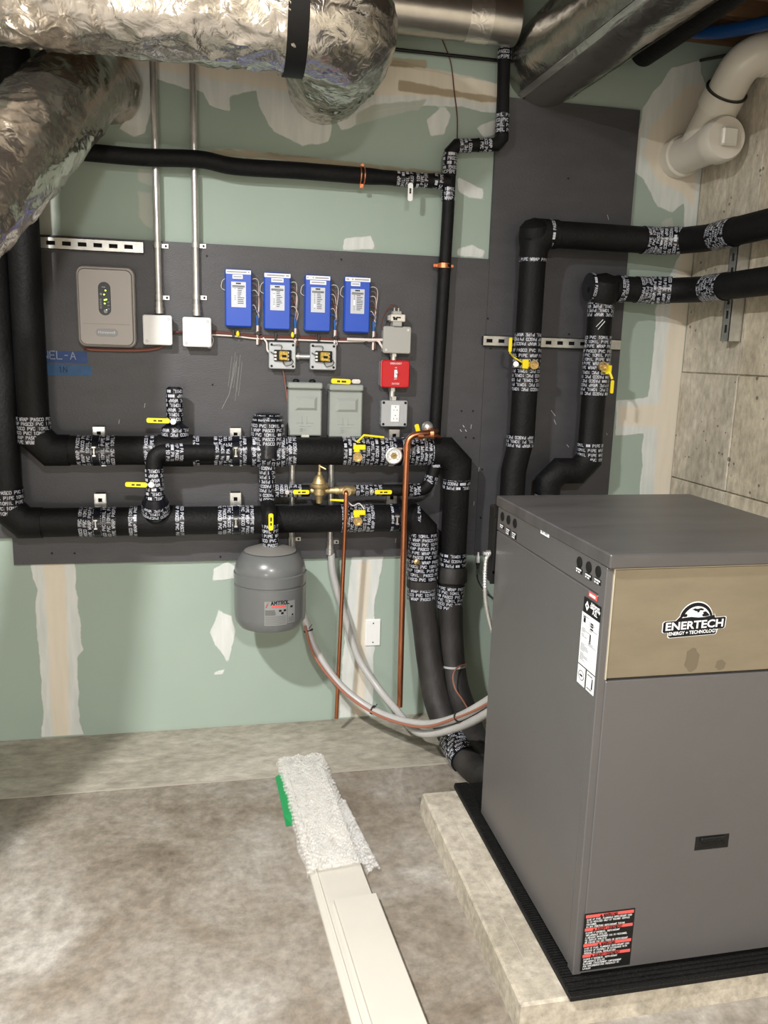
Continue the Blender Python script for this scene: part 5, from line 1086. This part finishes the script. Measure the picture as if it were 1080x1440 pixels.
for r_ in range(3): flat_text(mb, '###', V((k-.0009, y0-wS*.52, zS-H*.24+r_*.006)), UY, UZ, .0035, 1, width=.012)
mb.build('rating_plate', ['paper', 'print', 'greyprint'], hp, 'tall white rating plate')
mb = MB()
for ya, yb in ((y0+.004, y0-wS*.42), (y0-wS*.50, y1+.002)): srect(mb, ya, yb, zR0-.046, zR0-.003, 0)
cyc = y0-wS*.19; czc = zR0-.024
for rr_ in (.014,):
    for i in range(20):
        a, b = 2*math.pi*i/20, 2*math.pi*(i+1)/20; mb.add([(k-.0008, cyc+r_*math.cos(t_), czc+r_*math.sin(t_)*.8) for r_, t_ in ((rr_, a), (rr_, b), (rr_*.88, b), (rr_*.88, a))], [(0, 3, 2, 1)], 1)
flat_text(mb, '###', V((k-.0008, cyc+.007, czc-.002)), UY, UZ, .004, 1, width=.014)
mb.add([(k-.0008, y1+.014, zR0-.012), (k-.0008, y1+.010, zR0-.012), (k-.0008, y1+.010, zR0-.036), (k-.0008, y1+.016, zR0-.036)], [(0, 1, 2, 3)], 1)
for z_ in (.010, .040): flat_text(mb, '##', V((k-.0008, y0-wS*.56, zR0-z_)), UY, UZ, .002, 1, width=wS*.3)
mb.build('approval_sticker', ['paper', 'print'], hp, 'pair of small white approval stickers')
# logo on the champagne panel
yF = HY0-.003; lc = at(976, 882, y=yF); a = at(932, 885, y=yF); b = at(1019, 885, y=yF); LW = b.x-a.x; s = LW/585
def lp_(x, y): return V((lc.x+(x-512)*s, yF, lc.z-(y-432)*s*1.0))
def blob(mb, pts, mi, lift): mb.add([lp_(*p)+V((0, -lift, 0)) for p in pts], [tuple(range(len(pts)))[::-1] if False else tuple(range(len(pts)))], mi)
def arc(cx_, cy_, r, a0, a1, n=20): return [(cx_+r*math.cos(math.radians(a0+(a1-a0)*i/n)), cy_-r*math.sin(math.radians(a0+(a1-a0)*i/n))) for i in range(n+1)]
mb = MB(); body = [(220, 462), (220, 385), (235, 372), (335, 368), (372, 330)]+arc(520, 372, 158, 160, 14, 18)+[(690, 322), (700, 352), (790, 348), (803, 356), (800, 440), (788, 452), (735, 455), (725, 488), (712, 500), (290, 516), (275, 505), (275, 470), (232, 470)]
oc = (512, 420); big = [((x-oc[0])*1.025+oc[0], (y-oc[1])*1.05+oc[1]) for x, y in body]
blob(mb, big[::-1], 1, .0003); blob(mb, body[::-1], 0, .0007)
dome = arc(525, 375, 130, 172, 8, 22); wave = [(655, 335), (600, 345), (540, 345), (470, 338), (400, 348), (372, 357)]
blob(mb, ([(385, 345)]+arc(525, 378, 132, 158, 20, 20)+[(655, 332), (600, 343), (540, 345), (470, 337)])[::-1], 1, .0011)
for cont in ([(388, 330), (405, 312), (425, 308), (436, 320), (430, 335), (408, 338)], [(470, 275), (500, 262), (520, 268), (560, 262), (590, 275), (575, 285), (548, 282), (545, 296), (528, 304), (522, 290), (505, 288), (490, 278)], [(575, 300), (600, 292), (615, 300), (635, 318), (645, 330), (610, 338), (580, 338), (570, 322), (585, 312)]): blob(mb, cont[::-1], 0, .0014)
font_mesh(mb, 'ENERTECH', lp_(512, 440)+V((0, -.0008, 0)), V((1, 0, .03)).normalized(), UZ, 78*s*1.28/.95*.9, 1, sx=1.18, bold=.0006, lift=.0008)
font_mesh(mb, 'ENERGY + TECHNOLOGY', lp_(505, 488)+V((0, -.0008, 0)), V((1, 0, .03)).normalized(), UZ, 42*s, 1, sx=.93, bold=.0002, lift=.0008)
mb.build('logo_badge', ['print', 'paper'], hp, 'black and white logo badge with globe above the lettering')
for cx_, cy_, w_, h_ in ((973, 928, .016, .028), (1013, 935, .012, .012)):
    q = at(cx_, cy_, y=yF); mb = MB(); n = 16; mb.add([q+V((w_*math.cos(6.28*i/n)*(1+.2*math.sin(i*2.3)), -.0003, h_*math.sin(6.28*i/n))) for i in range(n)], [tuple(range(n))]); mb.build('fingerprint_smudge', 'smudge', hp)
# recessed pull
yL = HY0-.004; q = at(1001, 1184, y=yL); hw, hh = .043, .0175
mb = MB(); mb.bbox((q.x-hw, yL-.0006, q.z-hh), (q.x+hw, yL+.003, q.z+hh), .0005); pf_ = mb.build('pull_frame', 'black', hp)
mb = MB(); mb.add([(q.x-hw+.006, yL-.0008, q.z-hh+.005), (q.x+hw-.006, yL-.0008, q.z-hh+.005), (q.x+hw-.012, yL-.0008, q.z+hh-.006), (q.x-hw+.012, yL-.0008, q.z+hh-.006)], [(0, 1, 2, 3)]); mb.bbox((q.x-hw+.012, yL-.005, q.z+.004), (q.x+hw-.012, yL, q.z+hh-.003), .002); mb.build('pull_lip', 'rubber', pf_)
# warning label
a = at(823, 1286, y=yL); b = at(893, 1280, y=yL); c = at(816, 1361, y=yL); x0, x1, zt8, zb8 = a.x-.001, b.x, at(857, 1281, y=yL).z, at(850, 1361, y=yL).z; W_ = x1-x0; Hh = zt8-zb8
mb = MB(); mb.slab(V(((x0+x1)/2, yL, (zt8+zb8)/2)), W_, Hh, .001, 0, .0006, U0, V0, .0001); y_ = yL-.0008
rows = [('R', 'WARNING'), ('T', 'RISK OF FIRE. FLAMMABLE REFRIGERANT USED'), ('T', 'TO BE REPAIRED ONLY BY TRAINED SERVICE'), ('T', 'PERSONNEL'), ('T', 'DO NOT PUNCTURE REFRIGERANT TUBING'),
        ('R', 'AVERTISSEMENT'), ('T', "RISQUE D'INCENDIE. REFRIGERANT"), ('T', 'INFLAMMABLE UTILISE'), ('T', 'A REPARER UNIQUEMENT PAR DU PERSONNEL'), ('T', 'DE SERVICE QUALIFIE'), ('T', 'NE PERCEZ PAS LES TUBES DE REFRIGERANT'),
        ('R', 'WARNING'), ('T', 'RISK OF FIRE. FLAMMABLE REFRIGERANT USED'), ('T', 'DISPOSE OF PROPERLY IN ACCORDANCE WITH'), ('T', 'FEDERAL OR LOCAL REGULATIONS'),
        ('R', 'AVERTISSEMENT'), ('T', "RISQUE D'INCENDIE. REFRIGERANT"), ('T', 'INFLAMMABLE UTILISE'), ('T', 'ELIMINER CORRECTEMENT CONFORMEMENT'), ('T', 'AUX REGLEMENTATIONS FEDERALES OU'), ('T', 'LOCALES')]
tot = sum(1.5 if r_[0] == 'R' else 1 for r_ in rows); u_ = (Hh-.006)/tot; z = zt8-.003
for kd_, s in rows:
    st = u_*(1.5 if kd_ == 'R' else 1); z -= st
    if kd_ == 'R':
        mb.add([(x0+.003, y_, z+st*.1), (x1-.003, y_, z+st*.1), (x1-.003, y_, z+st*.95), (x0+.003, y_, z+st*.95)], [(0, 1, 2, 3)], 1)
        w_ = flat_text(mb, s, V(((x0+x1)/2+.002, y_-.0002, z+st*.2)), U0, V0, st*.62, 0, center=True, sw=.22, lift=.0004)
        m_ = V(((x0+x1)/2-w_/2-.004, y_-.0006, z+st*.2)); mb.add([m_+V((-.004, 0, 0)), m_+V((.003, 0, 0)), m_+V((-.0005, 0, st*.65))], [(0, 1, 2)], 0)
    else: flat_text(mb, s, V((x0+.006, y_, z+st*.18)), U0, V0, st*.62, 2, width=min(W_-.012, len(s)*W_*.0225), sw=.22)
mb.build('warning_label', ['black', 'redlabel', 'paper'], hp, 'black warning label with red bands')
# things between the heat pump and the wall
bx_ = at(696, 760, y=-.86); t = thing('disconnect_bracket', (bx_.x+.02, -.86, .6), 'black bracketed box mounted behind the rear left edge of the heat pump', 'box')
x0 = at(689, 760, y=-.86).x; x1 = x0+.10; zt9, zb9 = at(694, 707, y=-.86).z, at(694, 818, y=-.86).z
mb = MB(); mb.bbox((x0+.004, -.875, zb9), (x1, -.83, zt9-.01), .003); mb.build('box_body', 'black', t); mb = MB(); mb.bbox((x0, -.883, zt9-.04), (x0+.03, -.875, zt9), .001); mb.bbox((x0+.004, -.883, zb9+.03), (x0+.012, -.875, zt9-.04), .001); mb.bbox((x0, -.883, zb9), (x0+.03, -.875, zb9+.04), .001); mb.build('mounting_ear', 'black', t)
MB().lathe([(.009, 0), (.009, .01), (.006, .01), (.006, .02), (0, .02)], at(689, 778, y=-.87), (-1, 0, 0), 14).build('connector', 'steel', t)
sp = spline([at(688, 779, y=-.88), at(683, 790, y=-.88), at(682, 830, y=-.89), at(686, 862, y=-.88), at(694, 892, y=-.87), at(705, 925, y=-.86)], 8); t = thing('armoured_conduit', sp[-1], 'thin ribbed metal conduit curling beside the heat pump edge', 'conduit')
sp2 = resample(sp, .0035); MB().tube(sp2, [.0052 if i % 2 else .0066 for i in range(len(sp2))], 12).build('ribbed_sleeve', 'emt', t)
t = thing('power_cord', at(676, 790, y=-.3), 'black cord with pale plug end hanging against the green wall', 'cord')
MB().tube(spline([at(672, 790, y=-.03), at(671, 800, y=-.04), at(672, 815, y=-.1), at(682, 832, y=-.5), at(694, 842, y=-.84)]), .0035, 8).build('cord', 'wireblack', t)
MB().lathe([(.006, 0), (.009, .005), (.008, .025), (.004, .035), (.004, .045)], at(672, 790, y=-.03)-V((0, 0, .006)), (0, 0, 1), 12).build('plug', 'white', t)
MB().lathe([(.008, 0), (.008, .014), (0, .015)], at(672, 791, y=-.03)-V((0, 0, .012)), (0, 0, 1), 12).build('plug_boot', 'wireblack', t)
t = MB().tube(spline([at(640, 935, y=-.20)+V((.045, 0, 0)), at(644, 938, y=-.24), at(637, 950, y=-.28), at(640, 968, y=-.30), at(651, 985, y=-.36), at(662, 1004, y=-.45)]), .0028, 8).build('cable', 'wirered'); tag(t, 'thin pinkish wire curling over the right-hand foam hose near the floor', 'wire')
# ------------------------------------------------------------------ boards in bubble wrap
b0, b1 = at(440, 1222, z=.02), at(511, 1215, z=.02); f0, f1 = at(503, 1440, z=.02), at(612, 1440, z=.02)
dl = (f0-b0); dirn = V((dl.x, dl.y, 0)).normalized(); side_ = V((dirn.y, -dirn.x, 0)); side_ = side_ if side_.x > 0 else -side_
def board(name, s0, s1, o0, o1, z0, z1, m, lab, groove=False):
    A = b0+dirn*s0; B = b0+dirn*s1; mb = MB()
    prof = [(o0, z0), (o1, z0), (o1, z1-.002), (o1-.002, z1)]
    if groove: prof += [(o0+.030, z1), (o0+.027, z1-.004), (o0+.023, z1-.004), (o0+.020, z1), (o0+.016, z1-.001), (o0+.013, z1-.005), (o0+.002, z1-.006), (o0, z1-.009)]
    else: prof += [(o0+.002, z1), (o0, z1-.002)]
    n = len(prof); vs = [V((P_.x, P_.y, 0))+side_*a+V((0, 0, z)) for P_ in (A, B) for a, z in prof]
    mb.add(vs, [tuple(range(n)), tuple(range(n, 2*n))[::-1]]+[(i, n+i, n+(i+1) % n, (i+1) % n) for i in range(n)]); o = mb.build(name, m); return tag(o, lab, 'board', None)
wd_ = (b1-b0).dot(side_)
board('trim_board', -.60, .95, -.010, wd_-.006, .0, .017, 'board', 'lower white trim board, its far end wrapped in bubble wrap', True)
board('trim_board', .155, .95, .030, wd_+.001, .0175, .031, 'board', 'upper white trim board laid over the near part of the other')
# bubble wrap: a loose tube of film with domes
BW = .0; s0, s1 = -.64, .02; n_s, n_w = 60, 34; hw = wd_/2+.018; cen = side_*(wd_/2-.002)
def film(u, v):   # u along, v across -1..1 over the top, draping to the floor at both sides
    s = s0+(s1-s0)*u; a = v; w = hw*(1+.10*noise.noise(V((u*7, 0, 1)))+(.18*(.5-abs(u-.8)) if v > 0 and u > .35 else 0))
    x = a*w; z = .030+.012*noise.noise(V((u*9, a*3, 2)))+.006*noise.noise(V((u*30, a*12, 5))); e = max(0, (abs(a)-.78)/.22); z = z*(1-e**2)+.004*e**2
    p = b0+dirn*s+cen+side_*x; return V((p.x, p.y, max(.002, z)))
bw = thing('bubble_wrap', b0+dirn*(-.3)+cen-V((0, 0, .02)), 'crumpled clear bubble wrap around the far end of the white boards', 'packaging')
mb = MB(); vs = [film(i/n_s, -1+2*j/n_w) for i in range(n_s+1) for j in range(n_w+1)]; w1_ = n_w+1
mb.add(vs, [(i*w1_+j, i*w1_+j+1, (i+1)*w1_+j+1, (i+1)*w1_+j) for i in range(n_s) for j in range(n_w)], 0, True); mb.build('film', 'bubble', bw)
mb = MB(); rs = random.Random(2); e = 1e-3
for i in range(62):
    for j in range(21):
        u = (i+.5)/62; v = -1+2*(j+.5+(.5 if i % 2 else 0))/21.5
        if abs(v) > .99: continue
        p = film(u, v); nu = (film(u+e, v)-p).cross(film(u, min(1, v+e))-p)
        if nu.length < 1e-12: continue
        nu.normalize(); nu = nu if nu.z > 0 else -nu; nu = (nu+V((rs.uniform(-.5, .5), rs.uniform(-.5, .5), 0))).normalized(); r = .0052*rs.uniform(.7, 1.1); hgt = .0045*rs.uniform(.4, 1.1)
        mb.lathe([(r, 0), (r*.85, hgt*.6), (r*.5, hgt*.93), (0, hgt)], p, nu, 8)
mb.build('bubbles', 'bubble', bw, kind='stuff')
# loose ragged edge of wrap on the right
mb = MB(); vs = []; n1_, n2_ = 30, 8
for i in range(n1_+1):
    for j in range(n2_+1):
        s = -.34+.38*i/n1_; o = hw*1.0+cen.length*0+.045*(j/n2_)*(.4+.6*i/n1_); p = b0+dirn*s+cen+side_*(o-.012); vs.append(V((p.x, p.y, .004+abs(.020*math.sin(j/n2_*3.1)*(1+.7*noise.noise(V((i*.5, j*.7, 3))))))))
mb.add(vs, [(i*(n2_+1)+j, i*(n2_+1)+j+1, (i+1)*(n2_+1)+j+1, (i+1)*(n2_+1)+j) for i in range(n1_) for j in range(n2_)], 0, True)
for i in range(2, n1_, 1):
    for j in range(1, n2_): mb.lathe([(.0045, 0), (.004, .003), (.002, .005), (0, .0055)], vs[i*(n2_+1)+j]+V((0, 0, 0)), (rs.uniform(-.4, .4), rs.uniform(-.4, .4), 1), 7)
mb.build('loose_edge', 'bubble', bw)
ga = [at(387, 1092, z=.004), at(397, 1090, z=.004), at(405, 1122, z=.004), at(412, 1148, z=.004), at(411, 1160, z=.004), at(402, 1161, z=.004), at(399, 1146, z=.004), at(393, 1118, z=.004)]
gt = MB(); gt.add([V((p.x, p.y, .0165 if i in (1, 2, 3) else .002)) for i, p in enumerate(ga)], [(0, 7, 2, 1), (7, 6, 3, 2), (6, 5, 4, 3)]); o = gt.build('tape_strip', 'greentape'); tag(o, 'bright green tape edge sticking out left of the bubble wrap', 'tape')
